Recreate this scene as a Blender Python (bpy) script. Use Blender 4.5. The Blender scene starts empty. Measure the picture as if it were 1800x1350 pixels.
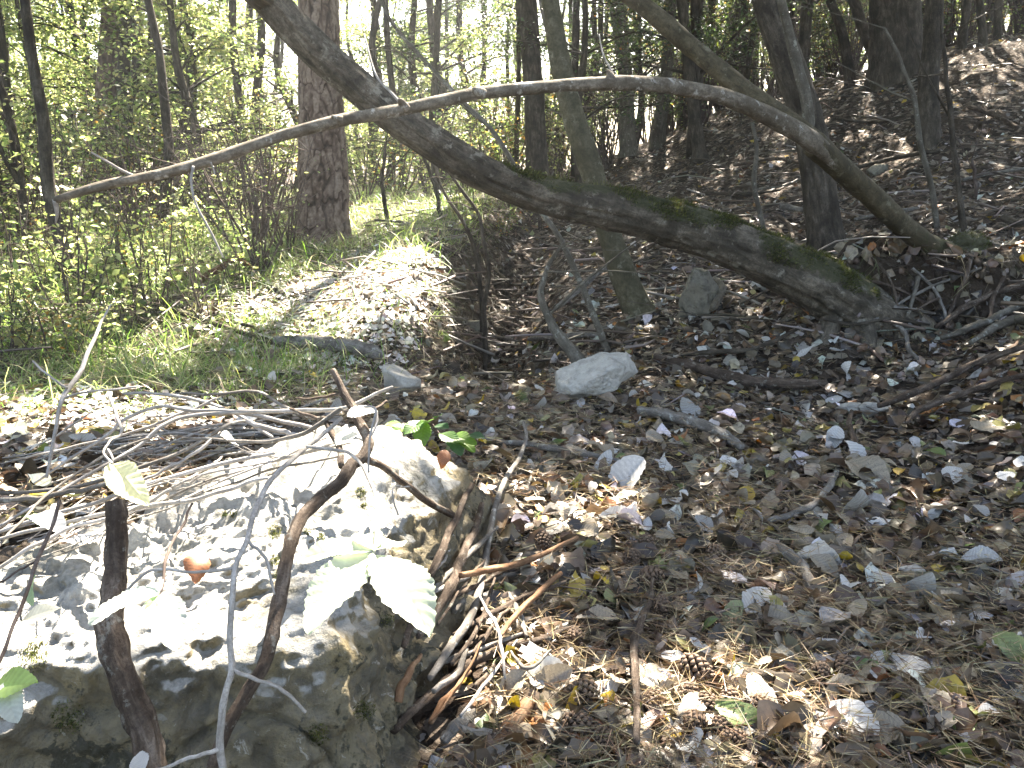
import bpy, math, random
import numpy as np
from mathutils import Vector, Matrix
from mathutils.bvhtree import BVHTree

random.seed(11)
rng = np.random.default_rng(11)
scene = bpy.context.scene
COL = scene.collection

# ------------------------------------------------------------------ camera, sky, sun, exposure
CAM_Z, PITCH, HFOV = 1.10, math.radians(14.0), math.radians(62.0)
FPX = 900.0 / math.tan(HFOV / 2)
cam = bpy.data.cameras.new('camera')
camo = bpy.data.objects.new('camera', cam)
COL.objects.link(camo)
camo.location = (0, 0, CAM_Z)
camo.rotation_euler = (math.radians(90) - PITCH, 0, 0)
cam.sensor_width = 36.0
cam.angle = HFOV
cam.clip_start, cam.clip_end = 0.05, 600.0
scene.camera = camo

SUN_EL, SUN_AZ = math.radians(50.0), math.radians(12.0)
S = np.array([math.sin(SUN_AZ) * math.cos(SUN_EL), math.cos(SUN_AZ) * math.cos(SUN_EL), math.sin(SUN_EL)])
world = bpy.data.worlds.new('World')
scene.world = world
world.use_nodes = True
wn = world.node_tree
sky = wn.nodes.new('ShaderNodeTexSky')
sky.sky_type = 'NISHITA'
sky.sun_disc = False
sky.sun_elevation = SUN_EL
sky.sun_rotation = SUN_AZ
sky.dust_density = 2.5
sky.air_density = 1.0
wn.links.new(sky.outputs[0], wn.nodes['Background'].inputs[0])
wn.nodes['Background'].inputs[1].default_value = 0.065
sl = bpy.data.lights.new('sun', 'SUN')
sl.energy = 5.0
sl.angle = math.radians(0.5)
sl.color = (1.0, 0.965, 0.91)
so = bpy.data.objects.new('sun', sl)
so.rotation_euler = Vector(-S).to_track_quat('-Z', 'Y').to_euler()
COL.objects.link(so)
scene.view_settings.view_transform = 'Standard'
scene.view_settings.look = 'None'
scene.view_settings.exposure = 3.3
scene.view_settings.use_white_balance = True
scene.view_settings.white_balance_temperature = 7300
scene.view_settings.gamma = 1.0
scene.view_settings.use_curve_mapping = False

# ------------------------------------------------------------------ helpers
def thing(name, label, cat, loc=(0, 0, 0), group=None):
    o = bpy.data.objects.new(name, None)
    o.empty_display_size = 0.1
    COL.objects.link(o)
    o.location = loc
    tag(o, label, cat, group)
    return o

def tag(o, label, cat, group=None):
    o['label'] = label
    o['category'] = cat
    if group:
        o['group'] = group
    return o

BARK = {}     # face array id -> (array kept alive, coordinates along the bark)
BARKED = set()
def mesh(name, V, F4=None, F3=None, mat=None, smooth=False, col=None, attrs=None, bark=None):
    me = bpy.data.meshes.new(name)
    V = np.asarray(V, dtype=np.float32)
    me.vertices.add(len(V))
    me.vertices.foreach_set('co', V.ravel())
    n4 = 0 if F4 is None else len(F4)
    n3 = 0 if F3 is None else len(F3)
    idx, starts = [], []
    if n4:
        idx.append(np.asarray(F4, dtype=np.int32).ravel())
        starts.append(np.arange(n4, dtype=np.int32) * 4)
    if n3:
        idx.append(np.asarray(F3, dtype=np.int32).ravel())
        starts.append(n4 * 4 + np.arange(n3, dtype=np.int32) * 3)
    idx = np.concatenate(idx)
    starts = np.concatenate(starts)
    me.loops.add(len(idx))
    me.loops.foreach_set('vertex_index', idx)
    me.polygons.add(n4 + n3)
    me.polygons.foreach_set('loop_start', starts)
    if smooth:
        me.polygons.foreach_set('use_smooth', np.ones(n4 + n3, dtype=bool))
    if col is not None:
        a = me.attributes.new('tint', 'FLOAT_COLOR', 'POINT')
        c = np.ones((len(V), 4), dtype=np.float32)
        c[:, :3] = col
        a.data.foreach_set('color', c.ravel())
    if mat is not None and mat.name in BARKED:
        if bark is None:
            bark = BARK[id(F4)][1] if id(F4) in BARK else V
        a = me.attributes.new('bark', 'FLOAT_VECTOR', 'POINT')
        a.data.foreach_set('vector', np.asarray(bark, dtype=np.float32).ravel())
    for k, v in (attrs or {}).items():
        a = me.attributes.new(k, 'FLOAT', 'POINT')
        a.data.foreach_set('value', np.asarray(v, dtype=np.float32))
    me.update(calc_edges=True)
    if mat:
        me.materials.append(mat)
    return me

def link(name, me, parent=None, loc=None, kind=None):
    o = bpy.data.objects.new(name, me)
    COL.objects.link(o)
    if parent:
        o.parent = parent
    if loc is not None:
        o.location = loc
    if kind:
        o['kind'] = kind
    return o

def copy_tree(o, loc, rz=0.0, sc=1.0, label=None):
    c = o.copy()
    COL.objects.link(c)
    c.location = loc
    c.rotation_euler = (0, 0, rz)
    c.scale = (sc, sc, sc)
    if label:
        c['label'] = label
    for ch in list(o.children):
        d = ch.copy()
        COL.objects.link(d)
        d.parent = c
        for g in ch.children:
            e = g.copy()
            COL.objects.link(e)
            e.parent = d
    return c

class MB:
    """collects vertex / face arrays for one mesh"""
    def __init__(s):
        s.V, s.F4, s.F3, s.C, s.B, s.n = [], [], [], [], [], 0
    def add(s, V, F4=None, F3=None, col=None):
        V = np.asarray(V, dtype=np.float64)
        s.V.append(V)
        s.B.append(BARK[id(F4)][1] if F4 is not None and id(F4) in BARK else V)
        if F4 is not None and len(F4):
            s.F4.append(np.asarray(F4) + s.n)
        if F3 is not None and len(F3):
            s.F3.append(np.asarray(F3) + s.n)
        if col is not None:
            c = np.empty((len(V), 3)); c[:] = col
            s.C.append(c)
        s.n += len(V)
    def mesh(s, name, mat, smooth=False):
        return mesh(name, np.concatenate(s.V), np.concatenate(s.F4) if s.F4 else None,
                    np.concatenate(s.F3) if s.F3 else None, mat, smooth, np.concatenate(s.C) if s.C else None, bark=np.concatenate(s.B))

def _h(ix, iy, iz, seed):
    n = (ix.astype(np.int64) * 374761393 + iy.astype(np.int64) * 668265263 + iz.astype(np.int64) * 2147483647 + seed * 974634777) & 0x7fffffff
    n = ((n ^ (n >> 13)) * 1274126177) & 0x7fffffff
    n = ((n ^ (n >> 16)) * 668265263) & 0x7fffffff
    return ((n >> 7) & 0xffff) / 65535.0

def vnoise(x, y, z=None, seed=0):
    x = np.asarray(x, dtype=np.float64); y = np.asarray(y, dtype=np.float64)
    z = np.zeros_like(x) if z is None else np.asarray(z, dtype=np.float64)
    x0, y0, z0 = np.floor(x), np.floor(y), np.floor(z)
    fx, fy, fz = x - x0, y - y0, z - z0
    fx, fy, fz = [f * f * (3 - 2 * f) for f in (fx, fy, fz)]
    x0, y0, z0 = x0.astype(int), y0.astype(int), z0.astype(int)
    r = 0
    for dx in (0, 1):
        for dy in (0, 1):
            for dz in (0, 1):
                w = (fx if dx else 1 - fx) * (fy if dy else 1 - fy) * (fz if dz else 1 - fz)
                r = r + w * _h(x0 + dx, y0 + dy, z0 + dz, seed)
    return r * 2 - 1

def fbm(x, y, z=None, oct=4, seed=0):
    r, a = 0, 1.0
    z = np.zeros_like(np.asarray(x, dtype=float)) if z is None else z
    for i in range(oct):
        f = 2.03 ** i
        r = r + a * vnoise(np.asarray(x) * f + 17.3 * i, np.asarray(y) * f - 9.1 * i, np.asarray(z) * f + 3.7 * i, seed + i)
        a *= 0.5
    return r

def sstep(a, b, x):
    t = np.clip((x - a) / (b - a), 0, 1)
    return t * t * (3 - 2 * t)

def unit(v):
    v = np.asarray(v, dtype=float)
    return v / np.maximum(np.linalg.norm(v, axis=-1, keepdims=True), 1e-9)

# pixel of the 1800x1350 photograph -> ray
FW = np.array([0, math.cos(PITCH), -math.sin(PITCH)])
UP = np.array([0, math.sin(PITCH), math.cos(PITCH)])
RT = np.array([1.0, 0, 0])
C0 = np.array([0, 0, CAM_Z])
def ray(px, py):
    return FW + (px - 900.0) / FPX * RT + (675.0 - py) / FPX * UP
def P(px, py, Y):
    d = ray(px, py)
    return C0 + d * (Y / d[1])
def pxsize(p):
    """metres per photo pixel at a point"""
    return float(np.dot(np.asarray(p) - C0, FW)) / FPX

def project(p):
    d = np.asarray(p, dtype=float) - C0
    f = float(d @ FW)
    return 900 + FPX * float(d @ RT) / f, 675 - FPX * float(d @ UP) / f
MARKS = [('pale wedge-shaped rock', 1042, 690), ('angular pale stone', 1432, 985), ('small cream stone', 1596, 1015), ('dark stained stone', 1374, 1160), ('stout dark log piece', 1350, 1230),
         ('large pale grey leaf', 1330, 1085), ('folded pale leaf', 1580, 1200), ('wide curled pale leaf', 1495, 915), ('ribbed pale leaf pair', 1100, 870), ('bottom middle stick', 1117, 1220), ('upright bottom stick tip', 1146, 1060),
         ('crinkled leaf', 1500, 1300), ('splintered wood chunk', 900, 1310), ('thick dead branch', 850, 1190), ('light brown crossing stick', 940, 1110), ('long grey flank stick', 870, 950), ('bramble plant', 770, 750),
         ('forked right-hand sticks', 1590, 755), ('grey stones', 1510, 728), ('dark lichen stick', 1220, 765), ('long brown branch', 1300, 688), ('pale crooked stick', 1450, 880), ('lichen-covered stick', 1405, 1025),
         ('right edge sticks', 1740, 700), ('right edge green leaf', 1780, 1180), ('bottom cones', 1240, 1270), ('leaning trunk foot', 1480, 575), ('gully mouth', 880, 650), ('rounded grey log', 580, 625), ('thin fallen branches', 250, 800), ('boulder flank', 800, 980),
         ('plated pine foot', 570, 440), ('brown broken branch', 400, 470), ('sunny patch', 640, 545), ('dark branch in the grass', 320, 560), ('pale forked twig', 150, 640), ('gully bank edge', 800, 430)]
def beside(p):
    """words that place a small thing on the litter by its nearest landmark"""
    a, b = project(p)
    k = min(MARKS, key=lambda m: (m[1] - a) ** 2 + 1.8 * (m[2] - b) ** 2)
    dx, dy = a - k[1], b - k[2]
    far = math.hypot(dx, dy) > 70
    if abs(dx) > 1.2 * abs(dy):
        r = ('well right of' if far else 'just right of') if dx > 0 else ('well left of' if far else 'just left of')
    else:
        r = ('some way in front of' if far else 'in front of') if dy > 0 else ('some way behind' if far else 'behind')
    return r + ' the ' + k[0]
POSTS = [('left picture edge', 0), ('slim wavy left tree', 60), ('grey furrowed pine', 195), ('second slim wavy tree', 285), ('plated pine', 565), ('thin stem on the grass', 755), ('dark upright pine', 938),
         ('olive leaning trunk', 1010), ('grey crest tree', 1100), ('crooked crest tree', 1225), ('dark leaning slope trunk', 1390), ('very broad trunk', 1575), ('straight slope tree', 1635), ('right picture edge', 1800)]
def among(p, near, far):
    """words that place a background tree or shrub"""
    a, b = project(p)
    if a < -30:
        r = 'out beyond the left picture edge'
    elif a > 1830:
        r = 'out beyond the right picture edge'
    else:
        k = min(POSTS, key=lambda m: abs(m[1] - a)); d = a - k[1]
        r = ('behind the ' if abs(d) < 25 else 'right of the ' if d > 0 else 'left of the ') + k[0]
    t = (p[1] - near) / (far - near)
    return ('near row, ', 'middle row, ', 'back row, ')[min(2, max(0, int(t * 3)))] + r

# ------------------------------------------------------------------ materials
def nmat(name):
    m = bpy.data.materials.new(name)
    m.use_nodes = True
    nt = m.node_tree
    nt.nodes.clear()
    out = nt.nodes.new('ShaderNodeOutputMaterial')
    return m, nt, out

class NT:
    def __init__(s, nt):
        s.nt = nt
    def n(s, t, **kw):
        nd = s.nt.nodes.new(t)
        for k, v in kw.items():
            setattr(nd, k, v)
        return nd
    def l(s, a, b):
        s.nt.links.new(a, b)
    def coord(s, scale=(1, 1, 1), obj=True):
        tc = s.n('ShaderNodeTexCoord')
        mp = s.n('ShaderNodeMapping')
        mp.inputs['Scale'].default_value = scale
        s.l(tc.outputs['Object'], mp.inputs['Vector'])
        return mp.outputs[0]
    def noise(s, vec, scale, detail=5, rough=0.6, dist=0.0):
        nd = s.n('ShaderNodeTexNoise')
        nd.inputs['Scale'].default_value = scale
        nd.inputs['Detail'].default_value = detail
        nd.inputs['Roughness'].default_value = rough
        nd.inputs['Distortion'].default_value = dist
        if vec is not None:
            s.l(vec, nd.inputs['Vector'])
        return nd
    def vor(s, vec, scale, feature='F1', rnd=1.0):
        nd = s.n('ShaderNodeTexVoronoi', feature=feature)
        nd.inputs['Scale'].default_value = scale
        nd.inputs['Randomness'].default_value = rnd
        s.l(vec, nd.inputs['Vector'])
        return nd
    def ramp(s, fac, stops, interp='LINEAR'):
        r = s.n('ShaderNodeValToRGB')
        cr = r.color_ramp
        cr.interpolation = interp
        while len(cr.elements) < len(stops):
            cr.elements.new(0.5)
        for e, (p, c) in zip(cr.elements, stops):
            e.position = p
            e.color = (c, c, c, 1) if isinstance(c, (int, float)) else (*c, 1)
        s.l(fac, r.inputs[0])
        return r.outputs[0]
    def mix(s, fac, a, b, mode='MIX'):
        m = s.n('ShaderNodeMix', data_type='RGBA', blend_type=mode)
        if isinstance(fac, (int, float)):
            m.inputs[0].default_value = fac
        else:
            s.l(fac, m.inputs[0])
        for v, i in ((a, 6), (b, 7)):
            if isinstance(v, tuple):
                m.inputs[i].default_value = (*v, 1)
            else:
                s.l(v, m.inputs[i])
        return m.outputs[2]
    def math(s, op, a, b=None):
        m = s.n('ShaderNodeMath', operation=op)
        for v, i in ((a, 0), (b, 1)):
            if v is None:
                continue
            if isinstance(v, (int, float)):
                m.inputs[i].default_value = v
            else:
                s.l(v, m.inputs[i])
        return m.outputs[0]
    def attr(s, name):
        a = s.n('ShaderNodeAttribute')
        a.attribute_name = name
        return a
    def bsdf(s, out, color, rough=0.8, spec=0.25, height=None, strength=0.5, dist=0.01):
        p = s.n('ShaderNodeBsdfPrincipled')
        if isinstance(color, tuple):
            p.inputs['Base Color'].default_value = (*color, 1)
        else:
            s.l(color, p.inputs['Base Color'])
        if isinstance(rough, (int, float)):
            p.inputs['Roughness'].default_value = rough
        else:
            s.l(rough, p.inputs['Roughness'])
        p.inputs['Specular IOR Level'].default_value = spec
        if height is not None:
            b = s.n('ShaderNodeBump')
            b.inputs['Strength'].default_value = strength
            b.inputs['Distance'].default_value = dist
            s.l(height, b.inputs['Height'])
            s.l(b.outputs[0], p.inputs['Normal'])
        if out is not None:
            s.l(p.outputs[0], out.inputs[0])
        return p

def mat_bark(name, c1, c2, c3, scale=30, stretch=5.0, bump=0.6, dist=0.008, lichen=None, moss=False):
    m, nt, out = nmat(name)
    t = NT(nt)
    BARKED.add(m.name)
    bk = t.attr('bark').outputs['Vector']
    vec = t.n('ShaderNodeMapping')
    vec.inputs['Scale'].default_value = (1, 1, 1.0 / stretch)
    t.l(bk, vec.inputs['Vector'])
    n1 = t.noise(vec.outputs[0], scale, 6, 0.65, 0.6)
    n2 = t.noise(bk, scale * 0.22, 4, 0.6)
    n3 = t.noise(bk, scale * 3, 3, 0.7)
    c = t.ramp(n1.outputs['Fac'], [(0.3, c1), (0.5, c2), (0.72, c3)])
    c = t.mix(t.ramp(n2.outputs['Fac'], [(0.42, 0.0), (0.62, 0.75)]), c, c1)
    c = t.mix(t.ramp(n3.outputs['Fac'], [(0.35, 0.45), (0.55, 0.0)]), c, tuple(x * .6 for x in c1))
    if lichen:
        n4 = t.noise(bk, scale * 0.5, 5, 0.7)
        c = t.mix(t.ramp(n4.outputs['Fac'], [(0.58, 0.0), (0.66, 0.8)]), c, lichen)
    if moss:
        ma = t.attr('moss')
        n5 = t.noise(bk, 30, 6, 0.8)
        f = t.math('MULTIPLY_ADD', n5.outputs['Fac'], 1.0)
        f = t.math('ADD', ma.outputs['Fac'], t.math('MULTIPLY', t.math('SUBTRACT', n5.outputs['Fac'], 0.5), 1.1))
        mc = t.mix(n3.outputs['Fac'], (0.022, 0.024, 0.01), (0.055, 0.06, 0.022))
        c = t.mix(t.ramp(f, [(0.46, 0.0), (0.56, 0.75)]), c, mc)
    h = t.math('ADD', n1.outputs['Fac'], t.math('MULTIPLY', n3.outputs['Fac'], 0.35))
    t.bsdf(out, c, 0.88, 0.2, h, bump, dist)
    return m

def mat_leaf(name, transl=0.4, rough=0.5, spec=0.3, vary=0.35, blotch=None):
    """colour of each leaf comes from its own 'tint' attribute"""
    m, nt, out = nmat(name)
    t = NT(nt)
    a = t.attr('tint')
    tc = t.n('ShaderNodeTexCoord')
    n = t.noise(tc.outputs['Object'], 55, 4, 0.65)
    c = t.mix(vary, a.outputs['Color'], t.ramp(n.outputs['Fac'], [(0.3, 0.35), (0.7, 1.4)]), 'MULTIPLY')
    if blotch:
        n2 = t.noise(tc.outputs['Object'], 32, 3, 0.6)
        c = t.mix(t.ramp(n2.outputs['Fac'], [(0.6, 0.0), (0.68, 0.6)]), c, blotch)
    p = t.bsdf(None, c, rough, spec, n.outputs['Fac'], 0.3, 0.002)
    if transl > 0:
        tr = t.n('ShaderNodeBsdfTranslucent')
        hs = t.n('ShaderNodeHueSaturation')
        hs.inputs['Saturation'].default_value = 1.15
        hs.inputs['Value'].default_value = 1.5
        t.l(c, hs.inputs['Color'])
        t.l(hs.outputs[0], tr.inputs['Color'])
        mx = t.n('ShaderNodeMixShader')
        mx.inputs[0].default_value = transl
        t.l(p.outputs[0], mx.inputs[1])
        t.l(tr.outputs[0], mx.inputs[2])
        t.l(mx.outputs[0], out.inputs[0])
    else:
        t.l(p.outputs[0], out.inputs[0])
    return m

def mat_rock(name, base, dark, stain, pit=1.0, zst=None):
    m, nt, out = nmat(name)
    t = NT(nt)
    tc = t.n('ShaderNodeTexCoord')
    v = tc.outputs['Object']
    n1 = t.noise(v, 3.5, 6, 0.65, 0.4)
    n2 = t.noise(v, 14, 6, 0.7)
    n3 = t.noise(v, 60, 5, 0.7)
    n4 = t.noise(v, 7, 5, 0.7, 0.8)
    c = t.mix(t.ramp(n2.outputs['Fac'], [(0.35, 0.0), (0.7, 1.0)]), tuple(x * 0.72 for x in base), base)
    c = t.mix(t.ramp(n4.outputs['Fac'], [(0.50, 0.0), (0.60, 0.8)]), c, dark)
    s = n1.outputs['Fac']
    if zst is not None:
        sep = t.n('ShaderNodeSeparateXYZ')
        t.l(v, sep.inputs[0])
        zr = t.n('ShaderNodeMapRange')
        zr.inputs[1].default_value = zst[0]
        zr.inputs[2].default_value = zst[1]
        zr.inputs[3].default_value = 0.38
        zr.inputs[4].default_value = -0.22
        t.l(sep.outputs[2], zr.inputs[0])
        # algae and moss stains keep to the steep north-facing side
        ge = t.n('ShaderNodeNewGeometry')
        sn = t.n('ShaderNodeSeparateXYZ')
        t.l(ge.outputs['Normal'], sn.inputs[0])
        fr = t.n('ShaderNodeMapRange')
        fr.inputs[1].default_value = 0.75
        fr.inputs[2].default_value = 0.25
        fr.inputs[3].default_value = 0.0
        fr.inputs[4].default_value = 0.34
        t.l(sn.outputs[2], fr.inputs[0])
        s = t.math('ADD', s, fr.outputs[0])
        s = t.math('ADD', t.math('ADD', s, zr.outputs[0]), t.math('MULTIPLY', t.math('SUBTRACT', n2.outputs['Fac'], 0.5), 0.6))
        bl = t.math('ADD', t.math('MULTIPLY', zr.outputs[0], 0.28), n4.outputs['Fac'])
    else:
        bl = n4.outputs['Fac']
    c = t.mix(t.ramp(s, [(0.56, 0.0), (0.72, 0.85)]), c, t.mix(t.ramp(n4.outputs['Fac'], [(0.4, 0.0), (0.6, 1.0)]), t.mix(n3.outputs['Fac'], tuple(x * 0.2 for x in stain), tuple(x * 0.6 for x in stain)), tuple(x * 1.25 for x in stain)))
    sp = t.vor(v, 38)
    blk = t.math('ADD', bl, t.math('MULTIPLY', t.math('SUBTRACT', n3.outputs['Fac'], 0.5), 0.35))
    c = t.mix(t.ramp(blk, [(0.61, 0.0), (0.67, 0.9)]), c, (0.045, 0.045, 0.035))
    n6 = t.noise(v, 26, 6, 0.75, 0.5)
    c = t.mix(t.ramp(n6.outputs['Fac'], [(0.32, 0.55), (0.5, 0.0)]), c, tuple(x * 0.28 for x in base))
    c = t.mix(t.ramp(n6.outputs['Fac'], [(0.60, 0.0), (0.68, 0.55)]), c, tuple(x * 1.25 for x in base))
    h = t.math('ADD', n3.outputs['Fac'], t.math('MULTIPLY', n6.outputs['Fac'], 2.0))
    t.bsdf(out, c, 0.93, 0.15, h, 0.6 * pit, 0.012)
    return m

def mat_ground():
    m, nt, out = nmat('leaf_mould')
    t = NT(nt)
    tc = t.n('ShaderNodeTexCoord')
    v = tc.outputs['Object']
    nz = t.noise(v, 9, 3, 0.6)
    wv = t.mix(0.12, v, nz.outputs['Color'], 'ADD')
    vo = t.vor(wv, 17)
    vo2 = t.vor(wv, 34)
    pal = [(0.0, (0.025, 0.018, 0.013)), (0.3, (0.055, 0.038, 0.027)), (0.52, (0.095, 0.07, 0.052)), (0.7, (0.15, 0.12, 0.095)),
           (0.86, (0.27, 0.23, 0.19)), (0.95, (0.42, 0.39, 0.36)), (0.985, (0.22, 0.15, 0.03))]
    sep = t.n('ShaderNodeSeparateColor'); t.l(vo.outputs['Color'], sep.inputs[0])
    sep2 = t.n('ShaderNodeSeparateColor'); t.l(vo2.outputs['Color'], sep2.inputs[0])
    ca = t.ramp(sep.outputs[0], pal, 'CONSTANT')
    cb = t.ramp(sep2.outputs[1], pal, 'CONSTANT')
    c = t.mix(t.ramp(sep.outputs[2], [(0.45, 0.0), (0.46, 1.0)], 'CONSTANT'), ca, cb)
    n2 = t.noise(v, 1.3, 5, 0.7)
    c = t.mix(t.ramp(n2.outputs['Fac'], [(0.45, 0.0), (0.7, 0.75)]), c, (0.04, 0.028, 0.018))
    n3 = t.noise(v, 120, 4, 0.7)
    # bare earth of the cut bank
    e = t.attr('earth')
    ce = t.mix(n3.outputs['Fac'], (0.025, 0.017, 0.011), (0.085, 0.06, 0.04))
    c = t.mix(e.outputs['Fac'], c, ce)
    h = t.math('ADD', t.math('MULTIPLY', sep.outputs[1], 1.3), t.math('ADD', n3.outputs['Fac'], t.math('MULTIPLY', vo2.outputs['Distance'], -0.8)))
    t.bsdf(out, c, 0.9, 0.15, h, 0.9, 0.02)
    return m

M = {}
M['ground'] = mat_ground()
M['pine_bark'] = None
M['bark_dark'] = mat_bark('dark_bark', (0.026, 0.02, 0.014), (0.078, 0.063, 0.047), (0.17, 0.145, 0.112), 30, 4, 0.9, 0.015)
M['bark_grey'] = mat_bark('grey_bark', (0.07, 0.06, 0.045), (0.14, 0.125, 0.10), (0.23, 0.21, 0.18), 40, 5, 0.6, 0.006, (0.3, 0.3, 0.26))
M['bark_olive'] = mat_bark('olive_smooth_bark', (0.05, 0.045, 0.025), (0.10, 0.09, 0.055), (0.16, 0.145, 0.10), 22, 1.2, 0.5, 0.006, (0.2, 0.19, 0.14))
M['bark_lean'] = mat_bark('mossy_grey_bark', (0.034, 0.028, 0.02), (0.12, 0.1, 0.075), (0.235, 0.2, 0.155), 26, 2.5, 0.9, 0.014, (0.24, 0.22, 0.18), moss=True)
M['bark_arch'] = mat_bark('arch_bark', (0.075, 0.06, 0.042), (0.175, 0.145, 0.11), (0.30, 0.265, 0.22), 38, 2, 0.8, 0.006, (0.40, 0.38, 0.34), moss=True)
M['bark_stem'] = mat_bark('olive_stem_bark', (0.04, 0.032, 0.018), (0.085, 0.068, 0.04), (0.13, 0.11, 0.07), 30, 2, 0.6, 0.005, (0.16, 0.145, 0.1), moss=True)
M['twig'] = mat_bark('twig_bark', (0.06, 0.042, 0.034), (0.12, 0.092, 0.078), (0.22, 0.18, 0.155), 90, 4, 0.5, 0.002)
M['twig_pale'] = mat_bark('pale_twig_bark', (0.2, 0.18, 0.16), (0.36, 0.335, 0.31), (0.54, 0.52, 0.5), 90, 4, 0.5, 0.002)
M['wood_dead'] = mat_bark('dead_wood', (0.03, 0.02, 0.014), (0.105, 0.076, 0.056), (0.25, 0.2, 0.16), 60, 6, 1.0, 0.009, (0.22, 0.21, 0.18))
M['wood_grey'] = mat_bark('weathered_grey_wood', (0.08, 0.07, 0.06), (0.19, 0.172, 0.15), (0.36, 0.335, 0.305), 55, 5, 0.7, 0.005, (0.38, 0.39, 0.36))
M['wood_orange'] = mat_bark('fresh_dead_wood', (0.12, 0.06, 0.03), (0.22, 0.125, 0.07), (0.36, 0.24, 0.15), 60, 7, 0.7, 0.005)
M['leaf_back'] = mat_leaf('sunlit_foliage', 0.62, 0.35, 0.6)
M['leaf_dark'] = mat_leaf('dark_foliage', 0.35, 0.35, 0.6)
M['leaf_fresh'] = mat_leaf('fresh_leaf', 0.45, 0.45, 0.4, 0.25)
M['litter'] = mat_leaf('fallen_leaf', 0.12, 0.42, 0.6, 0.5, (0.06, 0.04, 0.028))
M['litter_pale'] = mat_leaf('pale_fallen_leaf', 0.15, 0.5, 0.45, 0.3)
M['needle'] = mat_leaf('pine_needle', 0.1, 0.5, 0.35, 0.1)
M['grass'] = mat_leaf('grass_blade', 0.5, 0.4, 0.4, 0.2)
M['cone'] = mat_leaf('cone_scale', 0.0, 0.7, 0.25, 0.4)
M['boulder'] = mat_rock('limestone_boulder', (0.47, 0.455, 0.415), (0.2, 0.19, 0.155), (0.21, 0.165, 0.085), 1.5, (0.20, 0.36))
M['rock'] = mat_rock('pale_limestone', (0.48, 0.455, 0.405), (0.3, 0.285, 0.255), (0.26, 0.235, 0.18), 0.7)
M['rock_moss'] = mat_rock('stained_limestone', (0.29, 0.27, 0.22), (0.09, 0.085, 0.06), (0.10, 0.105, 0.045), 1.3)
M['moss'] = mat_leaf('moss_tuft', 0.3, 0.7, 0.1, 0.2)

def mat_pine():
    m, nt, out = nmat('plated_pine_bark')
    t = NT(nt)
    tc = t.n('ShaderNodeTexCoord')
    v = tc.outputs['Object']
    d = t.attr('plate')
    n = t.noise(v, 45, 5, 0.7)
    n2 = t.noise(v, 9, 4, 0.6)
    c = t.ramp(d.outputs['Fac'], [(0.0, (0.022, 0.013, 0.009)), (0.3, (0.07, 0.043, 0.031)), (0.55, (0.15, 0.102, 0.077)), (0.9, (0.33, 0.25, 0.2))])
    c = t.mix(t.ramp(n.outputs['Fac'], [(0.35, 0.6), (0.7, 0.0)]), c, (0.09, 0.062, 0.046))
    c = t.mix(t.ramp(n2.outputs['Fac'], [(0.5, 0.0), (0.75, 0.3)]), c, (0.25, 0.2, 0.165))
    t.bsdf(out, c, 0.9, 0.15, n.outputs['Fac'], 0.6, 0.008)
    return m
M['pine_bark'] = mat_pine()

# ------------------------------------------------------------------ terrain
CTL_R = [  # photo pixel and distance of points on the gully floor and right-hand slope
    (900, 1350, 1.40), (1350, 1350, 1.38), (1800, 1350, 1.35), (900, 1000, 2.23), (1350, 1000, 2.22), (1800, 1000, 2.18), (900, 850, 2.9),
    (900, 720, 3.95), (1200, 720, 3.9), (1500, 760, 3.5), (1800, 760, 3.15), (1050, 650, 4.75), (1300, 650, 4.7), (880, 640, 5.0),
    (880, 585, 6.1), (950, 560, 6.2), (900, 430, 9.0), (1100, 480, 7.0), (1130, 562, 5.75), (1250, 570, 5.35), (1530, 550, 4.95),
    (1800, 570, 4.4), (1690, 600, 4.55), (1690, 460, 5.6), (1450, 450, 6.6), (1200, 330, 11.0), (1320, 380, 8.4), (1640, 280, 9.0),
    (1100, 272, 14.0), (1450, 150, 13.0), (1620, 120, 12.3), (1800, 95, 11.5), (1800, 300, 8.0), (1000, 345, 12.0)]
CTL_RW = [(0, -6, 0.05), (6, -6, 0.25), (7, 1, 0.5), (9, 5, 1.5), (12, 9, 2.9), (14, 14, 3.2), (3, 22, 1.6), (9, 24, 2.9), (20, 20, 3.6), (0, 30, 1.1),
          (0, 70, 0.6), (50, 60, 3.5), (60, 0, 5), (40, -30, 2), (-1.5, 16, 0.9), (-3, 6, -0.1), (-3, 3, 0.0)]
CTL_L = [(670, 690, 4.1), (500, 700, 3.85), (300, 760, 3.2), (0, 740, 3.3), (0, 890, 2.3), (580, 622, 4.7), (640, 540, 5.55), (770, 492, 6.1),
         (570, 430, 8.0), (845, 400, 8.6), (700, 372, 9.5), (120, 492, 6.4), (0, 545, 5.5), (300, 402, 9.0), (0, 352, 14.0), (500, 352, 14.0), (350, 560, 5.4)]
CTL_LW = [(-2, 1.4, 0.1), (-.6, 1.2, 0.0), (0, -6, 0.05), (-10, -6, 0.3), (-12, 6, 0.4), (-30, 20, 1.0), (-10, 30, 0.9), (0, 30, 1.0), (-40, -30, 1), (-50, 60, 1.2),
          (0, 80, 0.9), (10, 10, 0.9), (6, 3, 0.3), (1, 5, 0.2), (1.5, 14, 0.9)]
def tps_fit(pts):
    pts = np.array(pts)
    X, z = pts[:, :2], pts[:, 2]
    n = len(X)
    d = np.linalg.norm(X[:, None] - X[None], axis=2)
    K = np.where(d > 0, d * d * np.log(d + 1e-12), 0) + np.eye(n) * 0.02
    Q = np.c_[np.ones(n), X]
    A = np.block([[K, Q], [Q.T, np.zeros((3, 3))]])
    w = np.linalg.solve(A, np.r_[z, 0, 0, 0])
    return X, w
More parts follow.
